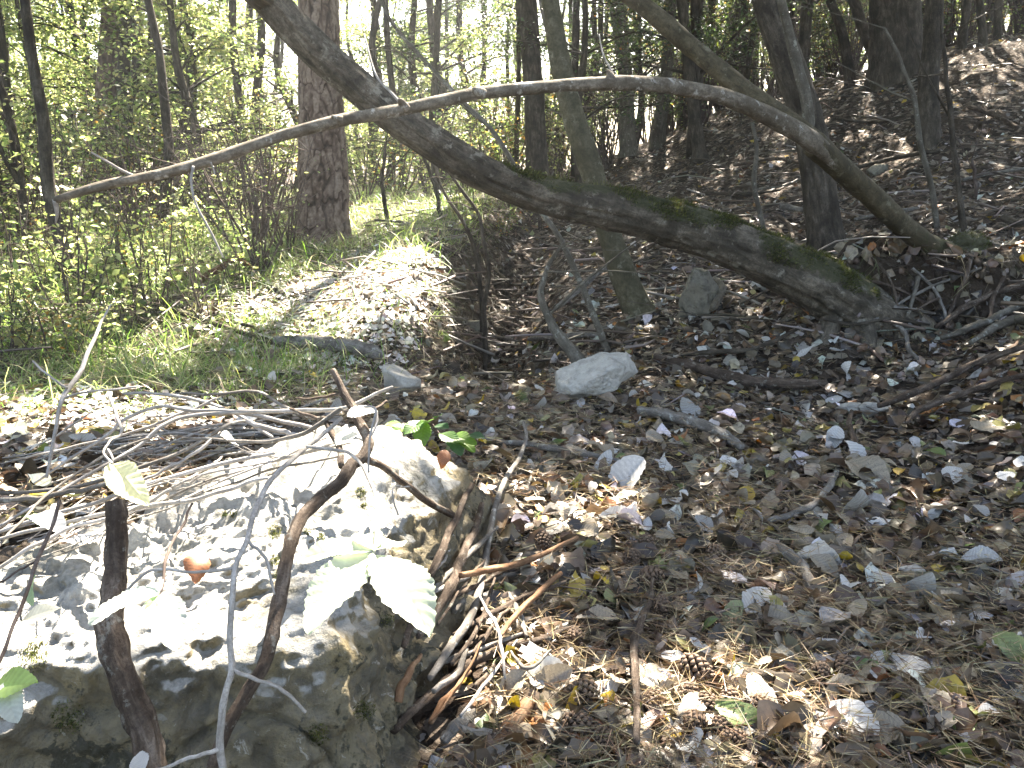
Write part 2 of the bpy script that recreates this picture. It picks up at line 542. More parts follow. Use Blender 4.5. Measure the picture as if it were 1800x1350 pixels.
def tps_eval(fit, x, y):
    X, w = fit
    x = np.asarray(x, dtype=float); y = np.asarray(y, dtype=float)
    r = w[-3] + w[-2] * x + w[-1] * y
    for (a, b), k in zip(X, w):
        d2 = (x - a) ** 2 + (y - b) ** 2
        r = r + k * 0.5 * d2 * np.log(d2 + 1e-12)
    return r
TR = tps_fit([tuple(P(*c)) for c in CTL_R] + CTL_RW)
TL = tps_fit([tuple(P(*c)) for c in CTL_L] + CTL_LW)
EDGE = [(690, 705, 3.9), (735, 655, 4.4), (775, 600, 5.1), (772, 530, 5.8), (795, 470, 6.8), (845, 402, 8.6), (880, 372, 10.0)]
EY = np.array([-10, 2.6] + [P(*e)[1] for e in EDGE] + [14, 22, 80])
EX = np.array([-0.5, -0.5] + [P(*e)[0] for e in EDGE] + [0.6, 0.5, 0.0])
WY = np.array([-10, 3.4, 4.4, 5.0, 8.0, 9.5, 13, 80])
WW = np.array([1.2, 0.9, 0.35, 0.16, 0.2, 0.7, 3.0, 12.0])
def split(x, y):
    xb = np.interp(y, EY, EX) + 0.07 * vnoise(y * 2.3, y * 0, seed=5) + 0.04 * vnoise(y * 7, y * 0, seed=6)
    w = np.interp(y, WY, WW)
    return (x - xb) / w
def ground_z(x, y):
    x = np.asarray(x, dtype=float); y = np.asarray(y, dtype=float)
    s = sstep(-0.5, 1.0, split(x, y))
    zl = tps_eval(TL, x, y); zr = tps_eval(TR, x, y)
    z = zl * (1 - s) + zr * s
    far = sstep(18, 40, np.hypot(x, y))
    z = np.clip(z, -0.4, 6)
    xb = np.interp(y, EY, EX)
    on = sstep(4.2, 5.4, y) * sstep(11, 8, y)
    z = z - 0.36 * on * np.exp(-((x - xb - 0.40) / 0.36) ** 2) + 0.13 * on * np.exp(-((x - xb + 0.30) / 0.35) ** 2)
    z = z + 0.24 * np.exp(-((x - 2.22) / .42) ** 2 - ((y - 5.12) / .30) ** 2) + 0.07 * np.exp(-((x - 1.75) / .4) ** 2 - ((y - 5.0) / .25) ** 2)
    yl = 4.95 - 0.12 * (x - 2.4) + 0.08 * vnoise(x * 3, y * 0, seed=9)
    z = z + 0.15 * (2 * sstep(-.10, .10, y - yl) - 1) * np.exp(-((y - yl) / .55) ** 2) * sstep(1.75, 2.1, x) * sstep(4.6, 3.6, x)
    n = 0.05 * fbm(x * 1.1, y * 1.1, oct=3, seed=21) + 0.014 * fbm(x * 6, y * 6, oct=3, seed=31)
    rough = np.clip((y - 1.0) / 3, 0.35, 1) * (1 + 1.2 * sstep(0.5, 3, x) * sstep(4.5, 7, y))
    return z + n * rough

def build_ground():
    u = np.linspace(-1, 1, 300)
    v = np.linspace(0, 1, 340)
    xs = 4.5 * u + 65 * np.sign(u) * np.abs(u) ** 5
    ys = -4 + 13 * v + 85 * v ** 6
    X, Y = np.meshgrid(xs, ys)
    Z = ground_z(X, Y)
    V = np.c_[X.ravel(), Y.ravel(), Z.ravel()]
    nx, ny = len(xs), len(ys)
    i = np.arange(nx * ny).reshape(ny, nx)
    F = np.stack([i[:-1, :-1], i[:-1, 1:], i[1:, 1:], i[1:, :-1]], -1).reshape(-1, 4)
    sp = split(X, Y).ravel()
    e = sstep(-0.45, 0.1, sp) * sstep(1.9, 0.9, sp) * sstep(4.3, 4.9, Y.ravel()) * sstep(9.5, 8, Y.ravel())
    yl = 4.95 - 0.12 * (X.ravel() - 2.4)
    e = np.maximum(e, np.exp(-((Y.ravel() - yl) / .16) ** 2) * sstep(1.75, 2.1, X.ravel()) * sstep(4.6, 3.6, X.ravel()))
    me = mesh('ground', V, F, mat=M['ground'], smooth=True, attrs={'earth': e})
    o = link('ground', me, kind='structure')
    return V, F
GV, GF = build_ground()

# ------------------------------------------------------------------ boulder
def cube_sphere(n):
    t = np.linspace(-1, 1, n)
    A, B = np.meshgrid(t, t)
    A, B = A.ravel(), B.ravel()
    o = np.ones_like(A)
    Vs, Fs, k = [], [], 0
    i = np.arange(n * n).reshape(n, n)
    q = np.stack([i[:-1, :-1], i[:-1, 1:], i[1:, 1:], i[1:, :-1]], -1).reshape(-1, 4)
    for f in range(6):
        v = [np.c_[A, B, o], np.c_[B, A, -o], np.c_[o, A, B], np.c_[-o, B, A], np.c_[B, o, A], np.c_[A, -o, B]][f]
        Vs.append(v); Fs.append(q + k); k += n * n
    V = np.concatenate(Vs); F = np.concatenate(Fs)
    key = np.round(V * 1e5).astype(np.int64)
    _, idx, inv = np.unique(key, axis=0, return_index=True, return_inverse=True)
    V = V[idx]; F = inv.ravel()[F]
    return unit(np.tan(V * 0.785)), F

def rock_verts(D, planes, k=14.0):
    """radius along each direction limited by soft planes (normal, distance)"""
    acc = np.zeros(len(D))
    for n, d in planes:
        n = unit(np.array(n, dtype=float))
        c = np.maximum(D @ n, 1e-4) / d
        acc += c ** k
    return acc ** (-1.0 / k)

def build_boulder():
    D, F = cube_sphere(170)
    c = np.array([-0.72, 1.72, 0.02])
    def pl(n, p):
        n = unit(np.array(n, dtype=float))
        return n, float(np.dot(n, np.array(p) - c))
    def diag(a, b):
        t = b - a
        return pl((-t[1], t[0], 0.35 * math.hypot(t[0], t[1])), a)
    planes = [pl((0.02, -0.10, 1), P(500, 900, 1.75)),
              pl((0.03, -1, 0.22), P(420, 1125, 1.24)),
              pl((0.55, -0.85, 0.35), P(640, 1130, 1.32)),
              pl((0.55, 0.0, 0.85), P(745, 900, 1.93)),
              pl((1, -0.16, 0.35), P(765, 980, 1.9)),
              pl((-0.1, 1, 0.35), P(640, 775, 2.36)),
              pl((0.6, 0.75, 0.3), P(815, 800, 2.42)),
              diag(P(40, 945, 1.62), P(430, 835, 2.02)), diag(P(430, 835, 2.02), P(640, 775, 2.36)),
              pl((-0.9, -0.3, 0.5), (-1.45, 1.5, 0.2)), pl((-0.22, -0.2, 1), P(120, 1000, 1.45)), pl((0, 0, -1), (-0.7, 1.7, -0.35))]
    r = rock_verts(D, planes, 70)
    V = D * r[:, None]
    x, y, z = (V * 1.0).T
    n = 0.03 * fbm(x * 3, y * 3, z * 3, 3, 41) + 0.024 * fbm(x * 13, y * 13, z * 13, 4, 43)
    pits = np.clip(fbm(x * 22, y * 22, z * 22, 2, 47) - 0.25, 0, 1) * sstep(-.3, .3, vnoise(x * 3.2, y * 3.2, z * 3.2, 45))
    rg = 1 - np.abs(fbm(x * 6 + 3, y * 6, z * 6, 3, 61)); n = n + 0.018 * (rg ** 3 - .4)
    st = vnoise(x * 7, y * 7, z * 7, 63); n = n + 0.014 * (np.floor(st * 3) / 3)
    n = n + 0.009 * fbm(x * 38, y * 42, z * 42, 3, 53)
    cr = np.abs(vnoise(x * 3.1 + 2, y * 3.1, z * 3.1, 55)); n = n - 0.022 * np.exp(-(cr / .025) ** 2)
    ledge = 0.018 * np.sin(z * 40 + 5 * vnoise(x * 3, y * 3, z * 2, 49)) * sstep(0.25, 0.1, z)
    V = V + D * (n - 0.022 * pits + ledge)[:, None]
    V = V + c
    th = thing('boulder', 'big pale limestone boulder with mossy pits filling the lower left corner', 'boulder', tuple(c * [1, 1, 0]))
    me = mesh('rock_body', V - c * [1, 1, 0], F, mat=M['boulder'], smooth=True)
    link('rock_body', me, th)
    return V, F, th
BV, BF, BOULDER = build_boulder()

_V = np.concatenate([GV, BV]); _F = [tuple(f) for f in np.concatenate([GF, BF + len(GV)]).tolist()]
BVH = BVHTree.FromPolygons([tuple(v) for v in _V.tolist()], _F)
def G(px, py, lift=0.0):
    """ground or boulder point seen at a photo pixel"""
    d = Vector(ray(px, py)).normalized()
    loc, nor, i, dist = BVH.ray_cast(Vector(C0), d)
    if loc is None:
        return P(px, py, 16)
    return np.array(loc) + np.array([0, 0, lift])
def down(x, y, z=8.0):
    loc, nor, i, dist = BVH.ray_cast(Vector((x, y, z)), Vector((0, 0, -1)))
    if loc is None:
        return np.array([x, y, float(ground_z(x, y))]), np.array([0, 0, 1.0])
    n = np.array(nor)
    return np.array(loc), n if n[2] > 0 else -n

# ------------------------------------------------------------------ tubes: trunks, branches, sticks
def spline(pts, n):
    pts = np.asarray(pts, dtype=float)
    if len(pts) == 2:
        t = np.linspace(0, 1, n)[:, None]
        return pts[0] * (1 - t) + pts[1] * t
    p = np.vstack([2 * pts[0] - pts[1], pts, 2 * pts[-1] - pts[-2]])
    m = len(pts) - 1
    T = np.linspace(0, m - 1e-9, n)
    i = T.astype(int); f = (T - i)[:, None]
    a, b, c, d = p[i], p[i + 1], p[i + 2], p[i + 3]
    return 0.5 * ((2 * b) + (-a + c) * f + (2 * a - 5 * b + 4 * c - d) * f ** 2 + (-a + 3 * b - 3 * c + d) * f ** 3)

def frames(C):
    T = unit(np.gradient(C, axis=0))
    N = np.zeros_like(T)
    ref = np.array([0.0, 0, 1]) if abs(T[0][2]) < 0.8 else np.array([1.0, 0, 0])
    n = ref - T[0] * np.dot(ref, T[0])
    N[0] = n / np.linalg.norm(n)
    for k in range(1, len(T)):
        n = N[k - 1] - T[k] * np.dot(N[k - 1], T[k])
        N[k] = n / max(np.linalg.norm(n), 1e-9)
    return T, N, np.cross(T, N)

def tube(pts, rad, nl=None, ns=8, disp=None, cap=True, wob=0.0, seed=0):
    """pts world points, rad radius at each point; disp(theta, length, C) -> relative radius change"""
    nl = nl or max(4, len(pts) * 4)
    R = spline(np.c_[pts, np.asarray(rad)], nl)
    C, r = R[:, :3], np.maximum(R[:, 3], 1e-4)
    L = np.r_[0, np.cumsum(np.linalg.norm(np.diff(C, axis=0), axis=1))]
    if wob:
        s = 1.0 / max(L[-1], 1e-3) * 9
        C = C + wob * np.c_[vnoise(L * s, L * 0 + 1.5, seed=seed), vnoise(L * s, L * 0 + 9.5, seed=seed + 1), vnoise(L * s, L * 0 + 5.5, seed=seed + 2)] * np.minimum(1, np.minimum(L, L[-1] - L) * s)[:, None]
    T, N, B = frames(C)
    th = np.linspace(0, 2 * np.pi, ns, endpoint=False)
    TH, LL = np.meshgrid(th, L)
    rr = np.repeat(r[:, None], ns, 1)
    d = None
    if disp is not None:
        d = disp(TH, LL, rr)
        rr = rr * (1 + d)
    V = C[:, None] + rr[..., None] * (np.cos(TH)[..., None] * N[:, None] + np.sin(TH)[..., None] * B[:, None])
    V = V.reshape(-1, 3)
    i = np.arange(nl * ns).reshape(nl, ns)
    j = np.roll(i, -1, axis=1)
    F4 = np.stack([i[:-1], j[:-1], j[1:], i[1:]], -1).reshape(-1, 4)
    F3 = []
    if cap:
        V = np.vstack([V, C[0], C[-1] + T[-1] * r[-1] * 0.6])
        a, b = len(V) - 2, len(V) - 1
        F3 = np.concatenate([np.c_[j[0], i[0], np.full(ns, a)], np.c_[i[-1], j[-1], np.full(ns, b)]])
    off = float(C[0] @ [3.1, 1.7, 2.3])
    bk = np.stack([rr * np.cos(TH) + off, rr * np.sin(TH) - off, LL + off], -1).reshape(-1, 3)
    if cap:
        bk = np.vstack([bk, bk[0], bk[-1]])
    BARK[id(F4)] = (F4, bk)
    return V, F4, F3, (C, r, d)

def rough_disp(k=0.12, a=3, b=14, seed=0):
    def f(TH, L, R):
        return k * fbm(np.cos(TH) * a + seed, np.sin(TH) * a, L * b, 3, seed + 60)
    return f

def furrow_disp(seed):
    def f(TH, L, R):
        g = np.abs(vnoise(np.cos(TH) * 3.5 + seed, np.sin(TH) * 3.5, L * 3.2, seed=seed))
        return 0.05 * fbm(np.cos(TH) * 1.5 + seed, np.sin(TH) * 1.5, L * 2.5, 3, seed + 60) + 0.03 * fbm(np.cos(TH) * 6, np.sin(TH) * 6, L * 14, 2, seed) - 0.07 * np.exp(-(g / .1) ** 2) + 0.35 * np.exp(-L / 0.10) * (1 + .5 * np.sin(TH * 4 + seed))
    return f

def voronoi2(x, y, per, seed):
    """F1, F2 and cell value on a cylinder that repeats every 'per' cells in x"""
    cx, cy = np.floor(x).astype(int), np.floor(y).astype(int)
    f1 = np.full(x.shape, 9.0); f2 = np.full(x.shape, 9.0); cv = np.zeros(x.shape)
    for dx in (-1, 0, 1):
        for dy in (-1, 0, 1):
            ix, iy = cx + dx, cy + dy
            w = np.mod(ix, per)
            jx = ix + 0.1 + 0.8 * _h(w, iy, w * 0, seed); jy = iy + 0.1 + 0.8 * _h(w, iy, w * 0, seed + 1)
            d = np.hypot(x - jx, y - jy)
            c = _h(w, iy, w * 0, seed + 2)
            m = d < f1
            f2 = np.where(m, f1, np.minimum(f2, d)); cv = np.where(m, c, cv); f1 = np.where(m, d, f1)
    return f1, f2, cv

# canopy bookkeeping: trunks whose crowns spread overhead
CROWNS = []

def grow_on(pts, rad, e, r):
    """carry a trunk smoothly on from its last traced point up to its crown"""
    a, r0 = np.array(pts[-1]), rad[-1]
    D = np.linalg.norm(e - a)
    t0 = unit(a - np.array(pts[-2])) * D; t1 = (e - a) * .6 + np.array([0, 0, D * .4])
    st = np.linalg.norm(a - np.array(pts[-2]))
    for t in sorted(set([min(.12, st / D), min(.3, 2.2 * st / D), .45, .7, 1.0])):
        h = (2 * t ** 3 - 3 * t * t + 1) * a + (t ** 3 - 2 * t * t + t) * t0 + (3 * t * t - 2 * t ** 3) * e + (t ** 3 - t * t) * t1
        pts.append(h); rad.append(r0 + (r - r0) * t)

def px_tube(spec, ns=10, nl=None, disp=None, wob=0.0, seed=0, ext=None):
    """spec: (px, py, Y, width in photo pixels)"""
    pts = [P(a, b, y) for a, b, y, w in spec]
    rad = [w * 0.5 * pxsize(p) for p, (a, b, y, w) in zip(pts, spec)]
    if ext:
        for e, r in ext:
            grow_on(pts, rad, np.array(e, dtype=float), r)
    return tube(pts, rad, nl, ns, disp, True, wob, seed)

# --- the plated pine
def build_pine(name, label, spec, top, plates, Yb, res=(120, 260), cells=9, group=None):
    th0 = P(*spec[0][:3])
    th = thing(name, label, 'tree', tuple(th0), group)
    pts = [P(a, b, y) for a, b, y, w in spec]
    rad = [w * 0.5 * pxsize(p) for p, (a, b, y, w) in zip(pts, spec)]
    z0 = pts[-1]
    grow_on(pts, rad, np.array(top, dtype=float), rad[-1] * 0.62)
    store = {}
    def disp(TH, L, R):
        r0 = float(np.mean(rad[:2]))
        x = TH / (2 * np.pi) * cells
        y = L / (2 * np.pi * r0 / cells) * 0.42
        wx = x + 0.42 * vnoise(np.cos(TH) * 4, np.sin(TH) * 4 , L * 9, seed=3); wy = y + 0.45 * vnoise(np.cos(TH) * 4, np.sin(TH) * 4, L * 9, seed=4)
        f1, f2, cv = voronoi2(wx, wy, cells, 71)
        nk = 0.5 + 0.5 * vnoise(np.cos(TH) * 3, np.sin(TH) * 3, L * 8, seed=13)
        e = 1 - (1 - sstep(0.0, 0.10 + 0.16 * nk, f2 - f1)) * (0.5 + 0.5 * sstep(.2, .6, nk))
        g1, g2, gv = voronoi2(wx * 2, wy * 2.1 + .3, cells * 2, 91)
        cv = np.clip(.62 * cv + .38 * gv, 0, 1)
        e = e * (1 - .45 * (1 - sstep(0, .14, g2 - g1)) * nk)
        fine = fbm(np.cos(TH) * 9, np.sin(TH) * 9, L * 30, 3, 80)
        store['p'] = np.clip(e * (0.42 + 0.58 * cv) + 0.26 * fine, 0, 1)
        flare = 0.34 * np.exp(-L / 0.13) * (1 + .7 * np.sin(TH * 3 + .5)) + 0.0 * np.exp(-L / 0.16) * (1 + 0.4 * np.sin(TH * 5 + 1))
        return -0.085 * (1 - e) + 0.06 * cv * e + 0.02 * fine + flare
    V, F4, F3, _ = tube(pts, rad, res[1], res[0], disp)
    pl = np.r_[store['p'].ravel(), 0.3, 0.3]
    # keep the trunk fine in the lower part: resample is uniform, long tops are fine
    me = mesh('trunk', V - th0, F4, F3, M['pine_bark'], True, attrs={'plate': pl})
    link('trunk', me, th)
    CROWNS.append((th, th0, np.array(top)))
    return th
PINE = build_pine('pine_tree', 'thick straight pine with plated brown bark standing on the grassy bank', [(569, 450, 7.9, 100), (568, 415, 7.95, 88), (568, 300, 8.0, 83), (563, 150, 8.05, 74), (560, 0, 8.1, 68), (558, -260, 8.3, 62)],
                  (-2.4, 9.2, 9.0), None, 8, (150, 1000), 15)

# --- leaning mossy trunk
def build_leaning():
    spec = [(1600, 615, 5.06, 134), (1545, 578, 4.99, 118), (1500, 540, 4.93, 108), (1440, 503, 4.85, 96), (1370, 468, 4.75, 88), (1250, 415, 4.65, 80), (1100, 373, 4.5, 74), (960, 345, 4.35, 66), (860, 308, 4.25, 62),
            (760, 250, 4.15, 60), (680, 195, 4.1, 60), (600, 128, 4.05, 60), (530, 62, 4.0, 62), (465, -12, 3.95, 60), (380, -140, 3.9, 54)]
    base = G(1530, 565)
    th = thing('leaning_tree', 'mossy grey trunk leaning low from right to upper left across the gully', 'tree', tuple(base))
    pts = [P(a, b, y) for a, b, y, w in spec]; rad = [w * 0.5 * pxsize(p) for p, (a, b, y, w) in zip(pts, spec)]
    pts.append(np.array([-2.6, 4.2, 4.6])); rad.append(0.05)
    def disp(TH, L, R):
        long = fbm(np.cos(TH) * 2.6, np.sin(TH) * 2.6, L * 2.2, 4, 90)
        fine = fbm(np.cos(TH) * 7, np.sin(TH) * 7, L * 12, 3, 95)
        groove = np.abs(vnoise(np.cos(TH) * 2.2 + 4, np.sin(TH) * 2.2, L * 1.1, seed=97))
        return 0.10 * long + 0.035 * fine - 0.14 * np.exp(-(groove / 0.09) ** 2)
    V, F4, F3, (C, r, d) = tube(pts, rad, 420, 64, disp)
    # moss grows on the upper side, mostly half-way down
    ctr = np.repeat(C, 64, 0)
    up = np.r_[unit(V[:-2] - ctr)[:, 2], 0, 0]
    x = V[:, 0]
    mo = np.clip(up * 0.55 + 0.12, 0, 1) * sstep(-0.25, 0.15, x) * (0.75 + 0.45 * sstep(1.9, 0.7, x)) + 0.15 * sstep(0.7, 1.5, x)
    mo = mo * (1.05 + 1.0 * fbm(V[:, 0] * 3.5, V[:, 1] * 3.5, V[:, 2] * 3.5, 3, 99))
    me = mesh('trunk', V - base, F4, F3, M['bark_lean'], True, attrs={'moss': np.clip(mo, 0, 1)})
    link('trunk', me, th)
    # moss tufts as short blades
    for a_, b_, c_, d_ in [((1470, 520), (1455, 585), (1430, 610), 26), ((1500, 545), (1520, 600), (1530, 640), 30), ((1520, 540), (1600, 560), (1660, 575), 26), ((1440, 500), (1400, 550), (1350, 575), 18)]:
        q = [P(a_[0], a_[1], 4.9), G(*b_), G(*c_) - np.array([0, 0, .04])]
        u_ = pxsize(q[0])
        A, B4, B3, _ = tube(q, [d_ * u_, d_ * .62 * u_, d_ * .25 * u_], 22, 12, furrow_disp(int(d_)))
        link('root', mesh('root', A - base, B4, B3, M['bark_lean'], True, attrs={'moss': np.full(len(A), .25)}), th)
    clump = fbm(V[:, 0] * 9, V[:, 1] * 9, V[:, 2] * 9, 2, 101)
    k = np.where((mo > 0.40) & (up > 0.0) & (clump > -.30))[0]; k = k[k < len(V) - 2]
    k = rng.choice(k, 34000, p=(lambda w: w / w.sum())(np.clip(clump[k] + .45, .05, 1)))
    nrm = unit(V[k] - ctr[k])
    p = V[k] + rng.normal(0, 0.010, (len(k), 3)) - nrm * 0.002
    link('moss', blades(p - base, unit(nrm + rng.normal(0, 0.5, (len(k), 3))), rng.uniform(0.006, 0.024, len(k)), 0.004, MOSSC(len(k)), M['moss'], 'moss'), th, kind='stuff')
    return th

def palette(n, cols, w=None, jit=0.18):
    cols = np.array(cols, dtype=float)
    i = rng.choice(len(cols), n, p=w)
    return np.clip(cols[i] * (1 + rng.normal(0, jit, (n, 1))) * (1 + rng.normal(0, 0.05, (n, 3))), 0.004, 0.9)
def MOSSC(n):
    return palette(n, [(0.035, 0.046, 0.012), (0.06, 0.075, 0.02), (0.11, 0.12, 0.035), (0.05, 0.045, 0.022)])

def blades(p, d, ln, wd, col, mat, name, bend=0.0):
    """straight or bent thin blades: single triangles (bend = 0) or 3 triangles"""
    n = len(p)
    d = unit(d)
    side = unit(np.cross(d, rng.normal(0, 1, (n, 3))))
    ln = np.asarray(ln)[:, None] if np.ndim(ln) else np.full((n, 1), ln)
    wd = np.asarray(wd)[:, None] if np.ndim(wd) else np.full((n, 1), wd)
    if not np.any(bend):
        V = np.stack([p - side * wd / 2, p + side * wd / 2, p + d * ln], 1).reshape(-1, 3)
        F = np.arange(3 * n).reshape(n, 3)
        return mesh(name, V, None, F, mat, False, np.repeat(col, 3, 0))
    b = np.asarray(bend)[:, None]
    out = d.copy(); out[:, 2] = 0; out = unit(out + 1e-6)
    s = np.cross(d, np.array([0, 0, 1.0])); s = unit(np.where(np.linalg.norm(s, axis=1, keepdims=True) < 0.05, side, s))
    def at(t):
        return p + d * ln * t + (out * 0.6 - np.array([0, 0, 1.0]) * 0.8) * ln * b * t * t
    q0, q1, q2, q3 = at(0), at(0.35), at(0.7), at(1.0)
    V = np.stack([q0 - s * wd / 2, q0 + s * wd / 2, q1 - s * wd / 2, q1 + s * wd / 2, q2 - s * wd * .35, q2 + s * wd * .35, q3], 1).reshape(-1, 3)
    k = np.arange(n)[:, None] * 7
    F4 = np.concatenate([k + [0, 1, 3, 2], k + [2, 3, 5, 4]])
    F3 = k + [4, 5, 6]
    return mesh(name, V, F4, F3, mat, False, np.repeat(col, 7, 0))

def leafcards(p, d, n, ln, wd, col, mat, name):
    """four-triangle leaves folded along the midrib"""
    N = len(p)
    d = unit(d); n = unit(n - d * np.sum(n * d, 1, keepdims=True)); s = np.cross(d, n)
    ln = np.broadcast_to(np.asarray(ln, dtype=float), (N,))[:, None]; wd = np.broadcast_to(np.asarray(wd, dtype=float), (N,))[:, None]
    f = rng.uniform(0.0, 0.35, (N, 1)) * wd
    c = rng.uniform(-0.05, 0.3, (N, 1)) * ln
    tip = p + d * ln - n * c
    m1 = p + d * ln * 0.38; m2 = p + d * ln * 0.72 - n * c * 0.4
    V = np.stack([p, m1 + s * wd * .5 + n * f, m2 + s * wd * .4 + n * f, tip, m2 - s * wd * .4 + n * f, m1 - s * wd * .5 + n * f], 1).reshape(-1, 3)
    k = np.arange(N)[:, None] * 6
    F4 = np.concatenate([k + [0, 1, 2, 3], k + [0, 3, 4, 5]])
    return mesh(name, V, F4, None, mat, False, np.repeat(col, 6, 0))

LEAN = build_leaning()

# --- arching tree: stem from the right bank that forks into the arch and an upper stem
def simple_tree(name, label, spec, mat, ns=14, nl=None, disp=None, cat='tree', group=None, top=None, crown=True, base=None, attrs=None, extra=()):
    b = P(*spec[0][:3]) if base is None else base
    th = thing(name, label, cat, tuple(b), group)
    ext = [(top, spec[-1][3] * 0.5 * pxsize(P(*spec[-1][:3])) * 0.7)] if top is not None else None
    V, F4, F3, _ = px_tube(spec, int(ns * 1.8), nl or len(spec) * 26, disp or furrow_disp(int(spec[0][0]) % 89), ext=ext)
    link('trunk', mesh('trunk', V - b, F4, F3, mat, True, attrs=attrs(V) if attrs else {'moss': np.zeros(len(V))}), th)
    for nm, sp, m2 in extra:
        V, F4, F3, _ = px_tube(sp, max(6, ns - 6), len(sp) * 10, rough_disp(0.08, 2, 12, int(sp[0][1]) % 97))
        link(nm, mesh(nm, V - b, F4, F3, m2, True, attrs=attrs(V) if attrs else {'moss': np.zeros(len(V))}), th)
    if crown and top is not None:
        CROWNS.append((th, b, np.array(top, dtype=float)))
    return th

def build_arch():
    stem = [(1790, 520, 5.5, 60), (1730, 482, 5.3, 54), (1690, 458, 5.2, 46), (1645, 437, 5.1, 40), (1600, 408, 5.0, 38), (1540, 352, 4.85, 40), (1480, 298, 4.7, 42), (1430, 252, 4.55, 44)]
    arch = [(1480, 298, 4.7, 34), (1420, 245, 4.5, 36), (1350, 203, 4.35, 32), (1270, 170, 4.2, 29), (1180, 152, 4.05, 26), (1080, 146, 3.9, 25), (960, 153, 3.75, 22), (840, 165, 3.6, 22),
            (710, 192, 3.45, 22), (600, 212, 3.3, 22), (500, 237, 3.2, 21), (400, 272, 3.1, 21), (300, 302, 3.0, 19), (200, 322, 2.9, 17), (140, 338, 2.85, 15), (97, 352, 2.8, 12)]
    upper = [(1480, 298, 4.72, 36), (1420, 240, 4.75, 36), (1370, 203, 4.85, 38), (1310, 160, 4.95, 36), (1250, 112, 5.05, 34), (1180, 52, 5.15, 32), (1110, -5, 5.25, 30), (1000, -90, 5.4, 26)]
    knots = [(1076, 143, 3.9, [(1076, 146, 3.9, 24), (1072, 132, 3.88, 14), (1068, 124, 3.87, 5)]),
             (838, 165, 3.6, [(850, 166, 3.58, 20), (838, 160, 3.56, 16), (832, 156, 3.55, 8)]),
             (706, 186, 3.45, [(714, 192, 3.44, 18), (706, 180, 3.42, 14), (702, 175, 3.4, 6)]),
             (588, 208, 3.3, [(600, 212, 3.28, 18), (590, 208, 3.27, 12), (584, 204, 3.26, 6)])]
    b = P(1690, 470, 5.2)
    th = thing('arching_tree', 'thin grey tree arching over from the right bank far to the left above the gully', 'tree', tuple(b))
    def at(V):
        return {'moss': np.clip(0.55 * sstep(1.9, 2.6, V[:, 0]), 0, 1)}
    for nm, sp, ns in (('trunk', stem, 16), ('branch', arch, 14), ('branch', upper, 14)):
        V, F4, F3, _ = px_tube(sp, ns, len(sp) * 14, rough_disp(0.10, 2, 7, ns))
        link(nm, mesh(nm, V - b, F4, F3, M['bark_arch'] if sp is arch else M['bark_stem'], True, attrs=at(V)), th)
    for x, y, d, sp in knots:
        V, F4, F3, _ = px_tube(sp, 8, 10)
        link('knot', mesh('knot', V - b, F4, F3, M['bark_arch'], True, attrs=at(V)), th)
    for sp in ([(240, 312, 2.94, 7), (215, 300, 2.92, 5), (185, 282, 2.88, 4), (160, 268, 2.85, 3)],
               [(97, 352, 2.8, 10), (100, 375, 2.82, 7), (98, 392, 2.84, 3)],
               [(710, 188, 3.45, 7), (690, 165, 3.5, 5), (660, 130, 3.6, 4), (640, 60, 3.75, 3)],
               [(340, 292, 3.02, 6), (336, 320, 3.0, 5), (345, 360, 2.98, 4), (372, 410, 2.96, 4), (392, 452, 2.95, 3)],
               [(370, 285, 3.05, 4), (376, 300, 3.06, 3), (378, 310, 3.06, 2)],
               [(1078, 130, 3.9, 4), (1060, 95, 3.95, 3), (1053, 60, 4, 2)]):
        V, F4, F3, _ = px_tube(sp, 6, 14)
        link('twig', mesh('twig', V - b, F4, F3, M['twig_pale'], True), th)
    # mossy burr at the foot
    D, F = cube_sphere(14)
    c = P(1702, 432, 5.22)
    V = D * (0.1 * (1 + 0.25 * fbm(D[:, 0] * 2, D[:, 1] * 2, D[:, 2] * 2, 3, 12)))[:, None] * [1.1, 0.8, 0.8]
    link('burr', mesh('burr', V + c - b, F, None, M['bark_arch'], True, attrs={'moss': np.ones(len(V))}), th)
    k = rng.choice(len(V), 1500)
    link('moss', blades(V[k] + c - b + rng.normal(0, 0.01, (1500, 3)), D[k] + rng.normal(0, .5, (1500, 3)), rng.uniform(.008, .02, 1500), .004, MOSSC(1500), M['moss'], 'moss'), th, kind='stuff')
    return th
ARCH = build_arch()

# ------------------------------------------------------------------ hand-placed trees
simple_tree('leaning_sapling', 'smooth olive trunk leaning left out of the gully just behind the mossy leaning tree', [(1140, 585, 5.75, 62), (1128, 560, 5.75, 54), (1095, 480, 5.8, 46), (1068, 400, 5.85, 42), (1040, 300, 5.9, 42), (1008, 205, 5.95, 40), (985, 110, 6.0, 36), (968, 0, 6.05, 30), (950, -120, 6.1, 28)],
            M['bark_olive'], 18, top=(0.15, 6.6, 6.5))
simple_tree('dark_trunk_tree', 'dark leaning trunk behind the arching tree on the right slope', [(1462, 475, 6.4, 84), (1455, 445, 6.4, 66), (1443, 360, 6.4, 58), (1432, 270, 6.45, 56), (1412, 190, 6.5, 54), (1385, 110, 6.6, 54), (1355, 20, 6.7, 52), (1325, -80, 6.8, 48)],
            M['bark_dark'], 20, top=(1.5, 7.4, 7.0), extra=[('branch', [(1436, 290, 6.46, 12), (1424, 225, 6.40, 20), (1415, 165, 6.35, 20), (1392, 80, 6.3, 18), (1372, -5, 6.2, 15)], M['bark_grey'])])
simple_tree('dark_pine', 'dark upright pine with flaking bark behind the leaning trunks', [(946, 318, 12, 52), (944, 300, 12, 40), (940, 200, 12.1, 36), (934, 100, 12.2, 34), (928, 0, 12.3, 32)], M['bark_dark'], 16, top=(0.2, 12.6, 11))
